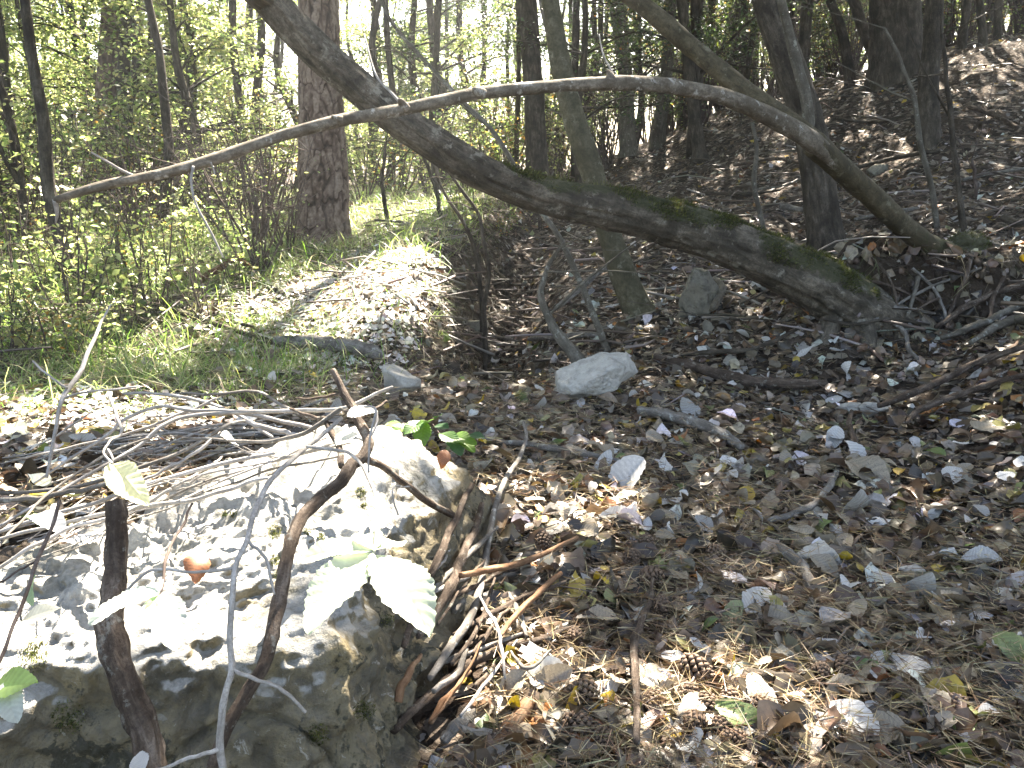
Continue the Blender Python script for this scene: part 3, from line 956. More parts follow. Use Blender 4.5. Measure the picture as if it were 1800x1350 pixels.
simple_tree('huge_trunk_tree', 'very broad dark trunk on the skyline at the upper right', [(1578, 165, 12.0, 112), (1576, 130, 12.0, 95), (1575, 60, 12.05, 86), (1572, 0, 12.1, 82)], M['bark_dark'], 20, top=(6.4, 13.5, 9.5))
simple_tree('slope_tree', 'straight dark tree half way up the right slope below the skyline', [(1640, 292, 9.2, 56), (1634, 262, 9.2, 42), (1632, 150, 9.3, 34), (1640, 60, 9.35, 32), (1645, -20, 9.4, 30)], M['bark_dark'], 14, top=(4.8, 9.8, 7.5))
simple_tree('slope_sapling', 'slim crooked dark tree on the crest left of the dark trunk', [(1232, 285, 12.2, 34), (1228, 255, 12.2, 24), (1215, 160, 12.3, 22), (1205, 60, 12.3, 20), (1196, -20, 12.4, 18)], M['bark_dark'], 10, top=(2.8, 13, 8))
simple_tree('slope_sapling', 'grey upright tree on the crest behind the olive leaning trunk', [(1106, 275, 14.0, 38), (1104, 250, 14, 29), (1098, 120, 14.1, 26), (1082, 0, 14.2, 25)], M['bark_grey'], 10, top=(1.9, 15, 9))
simple_tree('slope_sapling', 'leaning grey tree on the crest between two thicker dark trunks', [(1160, 262, 14.5, 34), (1158, 235, 14.5, 24), (1172, 120, 14.4, 22), (1180, 0, 14.4, 20)], M['bark_grey'], 10, top=(3.0, 15.5, 8.5))
simple_tree('slope_sapling', 'slim tree left of the very broad trunk on the skyline', [(1494, 165, 12.6, 26), (1492, 120, 12.6, 18), (1478, 50, 12.6, 17), (1455, -10, 12.6, 15)], M['bark_dark'], 10, top=(4.6, 13, 8))
simple_tree('slope_sapling', 'leaning slim tree touching the left side of the very broad trunk', [(1560, 150, 12.8, 22), (1525, 70, 12.8, 20), (1500, 0, 12.9, 18)], M['bark_dark'], 10, top=(4.3, 14, 8))
simple_tree('slope_sapling', 'curved slim tree on the skyline near the right edge', [(1690, 115, 12.8, 20), (1692, 70, 12.8, 15), (1700, 10, 12.8, 13), (1704, -30, 12.8, 12)], M['bark_dark'], 8, top=(7.5, 14, 8))
simple_tree('slope_sapling', 'slim skyline tree closest to the right edge', [(1728, 105, 12.6, 20), (1727, 60, 12.6, 15), (1722, 0, 12.7, 13)], M['bark_dark'], 8, top=(8.0, 13.5, 8))
simple_tree('left_tree', 'slim wavy dark tree at the far left edge of the clearing', [(122, 500, 6.3, 34), (116, 455, 6.3, 26), (98, 390, 6.35, 23), (84, 320, 6.4, 23), (76, 210, 6.45, 20), (58, 110, 6.5, 18), (44, 0, 6.55, 17), (36, -90, 6.6, 15)], M['bark_dark'], 12, top=(-4.4, 7.2, 6))
simple_tree('left_tree', 'slim wavy tree midway between the left edge and the plated pine', [(282, 385, 8.5, 26), (290, 340, 8.5, 19), (297, 270, 8.5, 17), (288, 170, 8.55, 16), (278, 80, 8.6, 14), (260, 0, 8.65, 13), (252, -60, 8.7, 12)], M['bark_dark'], 10, top=(-4.2, 9.2, 6.5))
simple_tree('left_tree', 'forked slim tree leaning in from the left edge', [(60, 505, 7.0, 26), (48, 420, 7.0, 16), (36, 320, 7.05, 16), (22, 230, 7.1, 15), (2, 160, 7.1, 14), (-30, 90, 7.2, 12)], M['bark_dark'], 10, top=(-5.6, 7.8, 5.5),
            extra=[('branch', [(38, 330, 7.05, 11), (15, 290, 7.0, 10), (-10, 240, 7.0, 9)], M['bark_dark'])])
build_pine('old_pine', 'grey furrowed pine deep in the left wood behind the slim wavy trees', [(190, 345, 12.5, 62), (186, 320, 12.5, 50), (190, 200, 12.6, 46), (196, 100, 12.6, 42), (200, 0, 12.7, 40)], (-7.4, 13, 11), None, 12, (44, 240), 7)
simple_tree('companion_tree', 'dark trunk hugging the right side of the grey furrowed pine', [(212, 335, 12.2, 30), (214, 220, 12.2, 24), (218, 100, 12.2, 22), (222, 0, 12.3, 20)], M['bark_dark'], 10, top=(-6.6, 12.6, 9))

# thin bare stems (bases are found on the ground)
def stem(name, label, spec, mat, group=None, ns=8, cat='sapling'):
    pts = [P(a, b, y) for a, b, y, w in spec]
    g, _ = down(pts[0][0], pts[0][1])
    base = g
    th = thing(name, label, cat, tuple(base), group)
    rad = [w * .5 * pxsize(p) for p, (a, b, y, w) in zip(pts, spec)]
    pts = [g - np.array([0, 0, 0.05])] + pts[0 if pts[0][2] > g[2] + 0.03 else 1:]
    rad = ([rad[0] * 1.15] + rad)[-len(pts):]
    V, F4, F3, _ = tube(pts, rad, len(pts) * 9, ns, rough_disp(0.1, 2, 14, int(spec[0][0]) % 91), wob=0.012, seed=int(spec[0][1]))
    link('stem', mesh('stem', V - base, F4, F3, mat, True), th)
    # a few side twigs
    for k in range(rng.integers(2, 6)):
        i = rng.integers(max(1, len(pts) // 2), len(pts))
        p = pts[i]; r = rad[i] * 0.45
        d = unit(np.array([rng.normal(), rng.normal() * .6, rng.uniform(-.1, .9)]))
        L = rng.uniform(0.15, 0.5) * (1 + spec[0][2] / 8)
        V, F4, F3, _ = tube([p, p + d * L * .5, p + d * L + rng.normal(0, .04, 3)], [r, r * .7, r * .3], 8, 5, wob=0.01, seed=k)
        link('twig', mesh('twig', V - base, F4, F3, mat, True), th)
    return th
stem('gully_sapling', 'dark thin stem rising from the gully along the cut bank', [(853, 545, 6.0, 8), (858, 480, 6.0, 8), (848, 420, 6.0, 7), (838, 370, 6.05, 6), (800, 315, 6.1, 6), (770, 260, 6.15, 5)], M['bark_dark'])
stem('gully_sapling', 'dark thin stem beside the cut bank that bends to the left higher up', [(845, 500, 6.6, 7), (836, 440, 6.6, 7), (815, 390, 6.5, 7), (775, 330, 6.5, 5), (760, 280, 6.5, 4)], M['bark_dark'])
stem('gully_sapling', 'crooked grey stem curving up behind the pale rock', [(1020, 640, 4.85, 28), (988, 598, 4.9, 20), (962, 555, 4.95, 15), (952, 520, 5.0, 12), (958, 478, 5.05, 9), (985, 435, 5.1, 6)], M['bark_grey'], ns=10)
stem('gully_sapling', 'long slim stem leaning left from the right side of the gully up past the arch', [(1072, 612, 5.2, 14), (1046, 560, 5.25, 12), (1012, 475, 5.3, 11), (985, 420, 5.35, 10), (948, 368, 5.4, 10), (905, 290, 5.5, 9), (860, 225, 5.6, 8), (815, 180, 5.7, 8), (740, 100, 5.8, 7), (690, 40, 5.9, 6), (660, -20, 6, 5)], M['bark_grey'], ns=10)
stem('bare_sapling', 'bare grey sapling standing before the straight tree on the right slope', [(1650, 400, 6.5, 11), (1640, 340, 6.5, 10), (1620, 260, 6.5, 10), (1608, 180, 6.5, 9), (1585, 110, 6.5, 7), (1555, 50, 6.5, 5)], M['bark_grey'])
stem('bare_sapling', 'bare sapling above the mossy burr on the right slope', [(1694, 400, 6.3, 13), (1684, 320, 6.3, 10), (1672, 210, 6.3, 10), (1664, 130, 6.3, 8), (1655, 60, 6.3, 6)], M['bark_dark'])
stem('bare_sapling', 'crooked pale sapling low on the slope left of the dark leaning trunk', [(1345, 420, 6.9, 9), (1326, 335, 6.9, 9), (1328, 270, 6.9, 8), (1322, 215, 6.9, 6)], M['bark_grey'])
stem('bare_sapling', 'thin reddish sapling near the right edge of the slope', [(1718, 370, 7.2, 7), (1714, 310, 7.2, 6), (1708, 280, 7.2, 5)], M['twig'])
stem('bare_sapling', 'thin stem among the grass right of the plated pine', [(680, 385, 8.6, 8), (672, 320, 8.6, 7), (678, 250, 8.6, 5)], M['bark_dark'])
stem('bare_sapling', 'thin stem on the grass edge left of the gully', [(775, 395, 8.3, 8), (765, 330, 8.3, 7), (742, 270, 8.3, 5)], M['bark_dark'])

# ------------------------------------------------------------------ loose rocks
def rock(name, label, px, py, w, h, depth, seed, mat='rock', rot=0.0, tilt=0.0, sink=0.25, planes=None, res=34, group=None, cat='rock'):
    g = G(px, py)
    u = pxsize(g)
    D, F = cube_sphere(res)
    r_ = np.random.default_rng(seed)
    pls = planes or ([(unit(r_.normal(0, 1, 3)), r_.uniform(0.72, 1.0)) for _ in range(11)] + [((0, 0, 1), 0.8), ((0, 0, -1), 0.9)])
    r = rock_verts(D, pls, 26)
    V = D * np.minimum(r, 1.5)[:, None]
    V += D * (0.07 * fbm(V[:, 0] * 2.2 + seed, V[:, 1] * 2.2, V[:, 2] * 2.2, 4, seed) + 0.015 * fbm(V[:, 0] * 11 + seed, V[:, 1] * 11, V[:, 2] * 11, 3, seed))[:, None]
    ext = V.max(0) - V.min(0)
    V = (V - (V.max(0) + V.min(0)) / 2) / ext * [w * u, depth * u, h * u]
    ca, sa = math.cos(tilt), math.sin(tilt)
    V = np.c_[V[:, 0] * ca - V[:, 2] * sa, V[:, 1], V[:, 0] * sa + V[:, 2] * ca]
    V[:, 2] += h * u * (0.5 - sink)
    me = mesh(name, V, F, mat=M[mat], smooth=True)
    o = link(name, me, None, tuple(g))
    o.rotation_euler = (0, 0, rot)
    return tag(o, label, cat, group)
rock('rock', 'pale wedge-shaped limestone rock lying alone on the litter in the middle', 1042, 702, 156, 62, 90, 5, tilt=0.36, sink=-0.2, res=70,
     planes=[((-0.12, -0.55, 1), 0.42), ((0.1, -1, -0.15), 0.5), ((1, -0.35, 0.15), 0.92), ((0.75, -0.3, 1), 0.72), ((-1, -0.3, 0.45), 1.0), ((-.5, -.9, .35), .72), ((0, 1, 0.3), 0.6), ((-.05, 0, -1), 0.5), ((0.7, -0.7, -0.6), 0.72), ((-0.5, -0.6, -0.7), 0.72)])
rock('rock', 'grey stone on the left edge of the litter behind the leafy bramble', 702, 695, 76, 50, 60, 8, tilt=-0.35, sink=0.1)
rock('rock', 'mossy upright stone under the leaning trunk', 1232, 555, 74, 92, 60, 13, 'rock_moss', sink=0.08)
rock('rock', 'angular pale stone on the right litter beside the lichen-covered stick', 1432, 1000, 84, 54, 60, 17, tilt=0.15, sink=0.2)
rock('rock', 'small angular cream stone to the right of the angular pale stone', 1596, 1028, 56, 42, 40, 19, sink=0.2)
rock('rock', 'flat grey-brown stone lying left of its twin below the forked right-hand sticks', 1492, 728, 44, 26, 34, 23, 'rock', sink=0.2)
rock('rock', 'flat grey stone touching the lower end of the forked right-hand sticks', 1534, 728, 54, 28, 36, 29, 'rock', sink=0.2)
rock('rock', 'dark stained stone near the bottom of the litter', 1374, 1190, 72, 84, 60, 31, 'rock_moss', sink=0.3)
rock('rock', 'rounded stone half sunk in the cut bank of the gully', 838, 580, 44, 26, 30, 37, 'rock_moss', sink=0.3)
rock('rock', 'small pale stone at the foot of the gully mouth', 936, 622, 26, 16, 20, 41, 'rock', sink=0.2)
rock('rock', 'pale stone by the twisted root under the leaning trunk', 1335, 510, 36, 22, 28, 43, 'rock', sink=0.2)
rock('rock', 'whitish stone showing on the far slope left of the dark leaning trunk', 1300, 425, 34, 20, 28, 47, 'rock', sink=0.3)
rock('rock', 'dark stone lying high on the slope below the straight tree', 1540, 305, 34, 24, 28, 53, 'rock_moss', sink=0.3)
rock('rock', 'flat sunlit slab at the left edge among the dead branches', 170, 690, 40, 18, 36, 59, 'rock', sink=0.3)
for i, (a, b, s) in enumerate([(1010, 690, 12), (790, 690, 16), (820, 665, 14), (1085, 1050, 20), (640, 690, 16), (1290, 1000, 18), (1510, 1180, 18), (1635, 745, 22), (1225, 905, 16), (1395, 690, 16), (1180, 600, 15)]):
    rock('pebble', 'small pebble half sunk in leaves ' + beside(G(a, b)), a, b, s * .9, s * .6, s * .8, 100 + i, ['rock_moss', 'rock', 'rock_moss'][i % 3], sink=0.38, res=10, group='pebbles in the leaf litter', cat='pebble')

# ------------------------------------------------------------------ sticks
def fin_stick(name, label, V, F4, F3, mat, cat='stick', group=None, twigs=()):
    b = V[:-2].mean(0)
    if not twigs:
        o = link(name, mesh(name, V - b, F4, F3, mat, True), None, tuple(b))
        return tag(o, label, cat, group)
    th = thing(name, label, cat, tuple(b), group)
    link('stem', mesh('stem', V - b, F4, F3, mat, True), th)
    for (V2, A, B_) in twigs:
        link('twig', mesh('twig', V2 - b, A, B_, mat, True), th)
    return th
def stick_disp(k, seed):
    def f(TH, L, R):
        m = L[-1, 0] * 9.7 + seed
        node = np.exp(-((((L * 7 + seed) % 1.0) - .5) / .09) ** 2) * (vnoise(L * 7, TH * 0, seed=seed) > .1)
        return k * (1.2 * fbm(np.cos(TH) * 1.6 + seed, np.sin(TH) * 1.6, L * 16, 3, seed) + .8 * fbm(np.cos(TH) * 5, np.sin(TH) * 5, L * 45, 2, seed + 3)) + .35 * k * node * (1 + np.cos(TH - m))
    return f
def gstick(label, spec, mat='wood_dead', lift=0.5, name='stick', cat='stick', ns=12, group=None, wob=0.004, twigs=(), knob=0.2):
    """stick lying where it is seen: (px, py, width px)"""
    pts, rad = [], []
    for a, b, w in spec:
        p = G(a, b); r = w * .5 * pxsize(p)
        pts.append(p + np.array([0, -r * 0.5, r * 0.8 + 0.030 + lift * 0.012])); rad.append(r)
    # a stick does not dive into holes: relax the heights
    z = np.array([p[2] for p in pts])
    V, F4, F3, _ = tube(pts, rad, len(pts) * 18, ns, stick_disp(knob, int(spec[0][0]) % 83), wob=wob, seed=int(spec[0][1]))
    tw = []
    for sp in twigs:
        q = [G(a, b) + np.array([0, 0, 0.02]) for a, b, w in sp]
        q[0] = pts[int(np.argmin([np.linalg.norm(p - q[0]) for p in pts]))]
        A = tube(q, [w * .5 * pxsize(p) for p, (a, b, w) in zip(q, sp)], len(q) * 8, 6, wob=.003)
        tw.append(A[:3])
    return fin_stick(name, label, V, F4, F3, M[mat], cat, group, tw)
def astick(label, spec, mat='twig', name='branch', cat='branch', ns=8, twigs=(), wob=0.003, group=None, knob=0.1):
    """stick held in the air: (px, py, Y, width px)"""
    V, F4, F3, _ = px_tube(spec, ns, len(spec) * 12, stick_disp(knob, int(spec[0][0]) % 83), wob, int(spec[0][1]))
    tw = [px_tube(sp, 6, len(sp) * 9, rough_disp(0.1, 2, 40, int(sp[0][0]) % 71), wob * .6)[:3] for sp in twigs]
    return fin_stick(name, label, V, F4, F3, M[mat], cat, group, tw)

# the dead shrub hanging over the boulder
astick('dark forked dead branch standing over the boulder and running down its face',
       [(585, 650, 1.95, 11), (604, 690, 1.92, 14), (630, 740, 1.85, 17), (648, 778, 1.78, 18), (640, 800, 1.74, 21), (618, 818, 1.7, 23), (595, 850, 1.62, 22), (552, 885, 1.52, 22), (522, 922, 1.44, 23), (506, 980, 1.36, 24), (495, 1040, 1.28, 25), (482, 1100, 1.2, 25), (465, 1165, 1.15, 24), (435, 1215, 1.12, 23), (400, 1275, 1.08, 20), (370, 1360, 1.05, 18)],
       'wood_dead', 'dead_branch', 'branch', 12, knob=0.16,
       twigs=[[(600, 820, 1.68, 13), (597, 790, 1.75, 12), (580, 755, 1.82, 11), (570, 735, 1.86, 9)], [(640, 805, 1.74, 15), (672, 820, 1.8, 13), (710, 850, 1.86, 13), (750, 880, 1.93, 13), (795, 905, 2.0, 12)],
              [(570, 735, 1.86, 9), (555, 735, 1.9, 7), (510, 718, 1.95, 5)], [(630, 740, 1.85, 8), (655, 722, 1.86, 6), (680, 705, 1.9, 5)], [(604, 690, 1.92, 6), (560, 700, 1.95, 5), (520, 700, 2.0, 3)]])
astick('broken weathered upright stump of branch leaning on the left part of the boulder', [(203, 880, 1.35, 30), (205, 930, 1.33, 34), (203, 990, 1.3, 36), (200, 1045, 1.24, 40), (190, 1095, 1.18, 46), (200, 1150, 1.14, 46), (222, 1205, 1.12, 46), (245, 1265, 1.1, 48), (270, 1360, 1.06, 46)],
       'wood_dead', 'dead_branch', 'branch', 16, knob=0.22)
# the foreground twig with its side shoots
FT = astick('long bare grey twig hanging in front of the boulder with zigzag side shoots',
       [(600, 735, 1.5, 7), (560, 770, 1.4, 8), (540, 786, 1.35, 9), (490, 830, 1.22, 9), (466, 855, 1.16, 10), (446, 910, 1.08, 10), (435, 950, 1.03, 10), (415, 992, 1.0, 10), (408, 1050, .97, 11), (402, 1120, .95, 12), (408, 1175, .93, 12), (400, 1215, .92, 12), (392, 1270, .91, 13), (388, 1315, .9, 14), (395, 1370, .89, 13)],
       'twig_pale', 'twig', 'twig', 9, knob=0.1,
       twigs=[[(413, 998, 1.0, 7), (350, 1006, .98, 6), (290, 1003, .97, 6), (255, 1008, .96, 6), (215, 1045, .95, 5), (188, 1090, .94, 4)],
              [(435, 950, 1.03, 6), (465, 980, 1.02, 6), (478, 1025, 1.01, 5), (483, 1045, 1.0, 3)],
              [(408, 1176, .93, 8), (450, 1195, .92, 7), (500, 1215, .91, 7), (522, 1235, .9, 6), (537, 1252, .9, 6)],
              [(388, 1316, .9, 10), (345, 1330, .88, 8), (300, 1345, .87, 7), (255, 1360, .86, 6)]])
astick('thin arched twig carrying the big sunlit leaf pair', [(540, 785, 1.3, 6), (590, 790, 1.2, 6), (625, 806, 1.08, 6), (650, 850, .92, 6), (664, 905, .81, 6), (657, 972, .75, 6)], 'twig_pale', 'twig', 'twig', 7,
       twigs=[[(700, 905, 1.2, 3), (690, 860, 1.22, 3), (720, 855, 1.3, 3)], [(648, 830, 1.1, 4), (650, 770, 1.15, 4), (660, 720, 1.18, 5), (640, 715, 1.2, 4)]])
astick('thin dark twig dangling above the toothed leaf pair on the boulder', [(338, 885, 1.0, 4), (312, 940, .92, 5), (291, 990, .84, 6), (286, 1030, .81, 5), (280, 1045, .80, 4)], 'twig', 'twig', 'twig', 6)
astick('dark drooping twig at the left edge with narrow leaves', [(105, 880, 1.2, 6), (88, 935, 1.15, 7), (66, 985, 1.08, 7), (40, 1060, 1.0, 7), (22, 1110, .96, 6), (0, 1160, .93, 6), (-20, 1200, .9, 5)], 'twig', 'twig', 'twig', 7,
       twigs=[[(66, 985, 1.08, 5), (30, 1005, 1.05, 4), (-10, 1030, 1.02, 4)]])
# tangle of thin fallen branches sweeping to the left
FAN = [
    [(217, 692, 2.95, 5), (300, 692, 2.8, 6), (360, 707, 2.65, 6), (425, 735, 2.45, 6), (478, 768, 2.3, 6)],
    [(305, 692, 2.9, 4), (360, 692, 2.8, 5), (445, 687, 2.7, 5), (500, 717, 2.5, 6), (552, 735, 2.35, 7)],
    [(60, 850, 2.3, 4), (185, 765, 2.4, 6), (215, 740, 2.45, 6), (280, 715, 2.5, 6), (340, 720, 2.45, 7), (430, 727, 2.4, 8), (500, 742, 2.35, 8), (548, 752, 2.3, 7)],
    [(0, 925, 1.85, 5), (92, 868, 1.95, 6), (165, 826, 2.05, 6), (240, 785, 2.15, 7), (282, 750, 2.2, 7), (325, 733, 2.25, 7), (390, 726, 2.25, 8), (450, 723, 2.25, 8), (520, 722, 2.25, 8), (600, 718, 2.2, 7), (665, 690, 2.2, 6), (690, 680, 2.2, 5)],
    [(-20, 868, 1.95, 7), (100, 858, 1.98, 7), (185, 840, 2.0, 7), (280, 810, 2.05, 7), (340, 785, 2.1, 7), (396, 748, 2.15, 6), (430, 740, 2.2, 5)],
    [(-30, 945, 1.7, 6), (75, 906, 1.72, 7), (165, 885, 1.75, 7), (250, 855, 1.78, 8), (350, 825, 1.82, 8), (430, 805, 1.85, 8), (482, 796, 1.85, 7)],
    [(-10, 950, 1.6, 6), (65, 930, 1.6, 7), (175, 905, 1.62, 7), (265, 890, 1.64, 8), (350, 880, 1.65, 7), (425, 850, 1.66, 7), (470, 840, 1.68, 6)],
    [(320, 770, 2.1, 4), (370, 772, 2.05, 5), (450, 775, 1.95, 6), (500, 770, 1.9, 7), (550, 755, 1.85, 8), (600, 718, 1.85, 8)],
    [(240, 850, 1.95, 4), (300, 820, 2.0, 6), (345, 795, 2.02, 6), (372, 772, 2.05, 5)],
    [(-20, 1010, 1.45, 7), (60, 960, 1.5, 7), (130, 925, 1.55, 7), (210, 905, 1.58, 6), (300, 860, 1.62, 6)],
    [(0, 880, 1.9, 10), (90, 872, 1.92, 9), (160, 858, 1.95, 9), (210, 850, 1.95, 7)],
    [(430, 740, 2.3, 8), (480, 755, 2.25, 9), (520, 765, 2.2, 8)],
    [(20, 810, 2.4, 3), (110, 790, 2.45, 4), (200, 770, 2.5, 4), (300, 735, 2.55, 5), (380, 700, 2.6, 5)],
    [(-20, 980, 1.55, 5), (50, 900, 1.7, 5), (110, 850, 1.85, 5), (190, 800, 2.0, 5), (260, 770, 2.1, 4)],
]
FANL = ['short upper arch ending at the forked stick', 'uppermost nearly straight one', 'long one arching over the leafy ground then sagging', 'longest one reaching beyond the fork', 'one curling up to the middle', 'long one skimming the rear edge of the boulder', 'lowest long one touching the boulder top',
        'straight one pointing into the fork', 'short steep one in the middle', 'one crossing low at the far left', 'thick short pair piece at the left edge', 'stubby piece beside the fork', 'thin far one behind the others', 'thin one slanting steeply up from the left edge']
for i, f in enumerate(FAN):
    astick('thin fallen branch in the left tangle, ' + FANL[i], f, ['twig_pale', 'wood_grey', 'twig_pale'][i % 3], 'fallen_branch', 'branch', 7, group='thin fallen branches left of the boulder', wob=0.006)
for i in range(20):
    a0, b0 = rng.uniform(-60, 120), rng.uniform(800, 1010)
    a1, b1 = rng.uniform(330, 620), b0 * .35 + rng.uniform(430, 480)
    bow = rng.uniform(-45, 10)
    f = []
    for t in np.linspace(0, 1, 6):
        a, b = a0 + (a1 - a0) * t + rng.normal(0, 6), b0 + (b1 - b0) * t + bow * 4 * t * (1 - t) + rng.normal(0, 5)
        f.append((a, b, G(a, b)[1] * rng.uniform(.93, .96), rng.uniform(3.0, 4.5) * (.6 + .6 * t)))
    sd = []
    for m in (2, 3, 4):
        a, b, y, w = f[m]; s_ = rng.choice([-1, 1])
        sd.append([(a, b, y, w * .8), (a - rng.uniform(20, 50), b + s_ * rng.uniform(2, 18), y, w * .6), (a - rng.uniform(60, 110), b + s_ * rng.uniform(5, 30), y * .99, w * .35)])
    astick('fine pale twig with side shoots in the tangle sweeping left from the boulder', f, ['twig_pale', 'twig_pale', 'wood_grey'][i % 3], 'fine_twig', 'twig', 6, twigs=sd, wob=.006, group='fine pale twigs left of the boulder')
astick('pale bare twig rising at the left with a forked end', [(82, 840, 2.2, 5), (96, 760, 2.25, 7), (110, 700, 2.3, 8), (140, 655, 2.4, 9), (160, 610, 2.5, 7), (180, 565, 2.6, 5), (195, 535, 2.65, 3)], 'twig_pale', 'twig', 'twig', 7,
       twigs=[[(98, 768, 2.25, 4), (125, 748, 2.2, 4), (160, 725, 2.2, 3)], [(118, 682, 2.32, 5), (85, 660, 2.35, 4), (58, 635, 2.4, 4)], [(110, 700, 2.3, 5), (150, 690, 2.3, 4), (240, 680, 2.35, 4)]])
astick('curved thin white twig hooking over near the left leaves', [(190, 690, 2.0, 5), (205, 730, 1.9, 6), (212, 760, 1.8, 5), (190, 778, 1.7, 4), (183, 795, 1.65, 4), (197, 815, 1.6, 5)], 'twig_pale', 'twig', 'twig', 6)

# sticks lying on the ground
for i in range(18):
    a0, b0 = rng.uniform(715, 860), rng.uniform(1040, 1335)
    L = rng.uniform(90, 230); an = rng.uniform(.35, 1.25)
    a1, b1 = a0 + L * math.cos(an), b0 - L * math.sin(an)
    w = rng.uniform(4, 11)
    m = ((a0 + a1) / 2 + rng.uniform(-14, 14), (b0 + b1) / 2 + rng.uniform(-10, 10))
    if max(b0 - 1335, 0) or (a1 < 880 and b1 < 830):
        continue
    gstick('dead stick in the heap ' + beside(G(*m)), [(a0, b0, w), (m[0], m[1], w * 1.05), (a1, b1, w * .6)], ['wood_dead', 'wood_grey', 'wood_dead', 'twig_pale', 'wood_orange'][i % 5], rng.uniform(.5, 4), 'stick', 'stick', group='sticks heaped right of the boulder')
gstick('rounded grey log lying on the sunlit left bank', [(485, 615, 15.8), (540, 618, 23.0), (600, 626, 24.5), (650, 636, 24.5), (672, 642, 17.3)], 'wood_grey', name='log', cat='log', ns=14, knob=0.2)
gstick('long dark branch on the left grass running down to the grey log', [(140, 540, 7), (200, 540, 8), (300, 556, 10), (345, 568, 9), (420, 595, 9), (470, 610, 8), (505, 624, 6)], 'bark_dark', 0, 'fallen_branch', 'branch')
astick('short brown broken branch poking out of the grass near the pine', [(352, 492, 6.3, 13), (385, 472, 6.25, 13), (415, 452, 6.2, 11), (425, 458, 6.2, 8), (445, 472, 6.2, 5)], 'wood_orange', 'dead_branch', 'branch', 8)
gstick('dead stick leaning along the right flank of the boulder, longest of three', [(920, 775, 5.8), (925, 800, 6.5), (915, 840, 7.2), (890, 880, 9.4), (872, 930, 10.1), (860, 1000, 11.5), (845, 1080, 13.0), (824, 1147, 14.4), (790, 1200, 14.4), (757, 1253, 11.5)], 'wood_grey', 4, knob=0.12)
gstick('rough barked dead stick between the boulder and the long grey stick', [(848, 920, 10.1), (838, 960, 13.0), (815, 1010, 15.8), (795, 1065, 17.3), (770, 1115, 14.4), (738, 1162, 11.5)], 'wood_dead', 2.0, knob=0.25)
gstick('thick dead branch running up to the right from the foot of the boulder', [(695, 1325, 15.8), (750, 1272, 17.3), (800, 1225, 17.3), (850, 1190, 17.3), (900, 1172, 15.8), (960, 1160, 14.4), (985, 1145, 11.5), (1010, 1135, 7.2)], 'wood_dead', 1.5, knob=0.2, ns=12,
       twigs=[[(965, 1160, 9), (990, 1178, 7), (1020, 1190, 4)]])
gstick('straight light brown stick crossing the thick dead branch', [(985, 1065, 8), (950, 1100, 10), (915, 1135, 11), (880, 1182, 8)], 'wood_orange', 5)
gstick('thin straight stick standing out along the bottom middle', [(1148, 1045, 5), (1142, 1095, 9), (1122, 1145, 12), (1112, 1180, 14), (1114, 1260, 13), (1117, 1360, 12)], 'wood_dead', 3)
gstick('thick barked stick pressed against the boulder flank', [(830, 890, 9.4), (808, 940, 11.5), (790, 985, 13.0), (765, 1045, 13.0), (735, 1090, 11.5), (725, 1140, 11.5), (712, 1185, 10.1)], 'wood_dead', 2.5, knob=0.2)
gstick('pale thin twig hanging down over the thick dead branch', [(842, 1128, 4), (858, 1160, 6), (875, 1200, 6), (884, 1245, 6), (888, 1290, 4)], 'twig_pale', 8)
gstick('splintered light wood chunk at the bottom edge left of centre', [(865, 1350, 20), (895, 1315, 26), (925, 1275, 24), (938, 1262, 8)], 'wood_orange', 0.5, knob=0.3)
gstick('rotten wood chunk lying beside the splintered one', [(780, 1335, 14), (805, 1310, 24), (828, 1288, 20), (834, 1284, 10)], 'wood_grey', 0.5, knob=0.3)
gstick('reddish brown stick half buried along the bottom centre', [(940, 1290, 12), (1010, 1298, 14), (1080, 1302, 15), (1160, 1298, 11)], 'wood_orange', 0, knob=0.15)
gstick('curled bark strip at the lower right corner of the boulder', [(702, 1290, 14), (715, 1250, 13), (728, 1225, 10), (742, 1200, 6)], 'wood_orange', 3)
gstick('short pale dead stick between the long grey stick and the cones', [(895, 1085, 6), (905, 1110, 9), (915, 1135, 10), (925, 1165, 6)], 'wood_grey', 3)
gstick('small forked twig over the pinkish leaves at the bottom', [(898, 1210, 4), (915, 1235, 6), (930, 1240, 6), (950, 1225, 5), (968, 1208, 4)], 'wood_grey', 5)
gstick('dark thin stick running right from the bramble leaves', [(835, 785, 6), (880, 796, 8), (950, 806, 11), (1020, 818, 10), (1095, 832, 7)], 'wood_grey', 1)
gstick('thick dark lichen stick right of the pale rock', [(1122, 740, 16), (1165, 748, 20), (1220, 765, 22), (1260, 782, 20), (1302, 805, 14)], 'wood_grey', 0.5, knob=0.2)
gstick('long brown branch lying across the litter right of the pale rock', [(1150, 640, 12), (1200, 655, 16), (1260, 672, 18), (1320, 688, 20), (1390, 692, 20), (1450, 690, 14)], 'wood_dead', 0.2, knob=0.15)
gstick('thin dark stick above the long brown branch', [(1195, 638, 6), (1260, 634, 9), (1310, 632, 9), (1360, 615, 8), (1405, 590, 5)], 'bark_dark', 1)
gstick('upper one of two long sticks entering from the right edge', [(1830, 630, 10.1), (1760, 652, 10.8), (1700, 674, 11.5), (1640, 705, 12.2), (1590, 728, 13.0), (1540, 746, 10.1)], 'wood_dead', 4)
gstick('lower one of two long sticks entering from the right edge', [(1830, 680, 9.4), (1760, 696, 10.1), (1700, 716, 10.8), (1650, 732, 11.5), (1610, 752, 10.8), (1590, 772, 7.2)], 'wood_dead', 3)
gstick('pale crooked stick pointing at the right-hand leaves', [(1470, 842, 8), (1458, 870, 11), (1438, 900, 12), (1400, 925, 12), (1350, 938, 9)], 'wood_grey', 1)
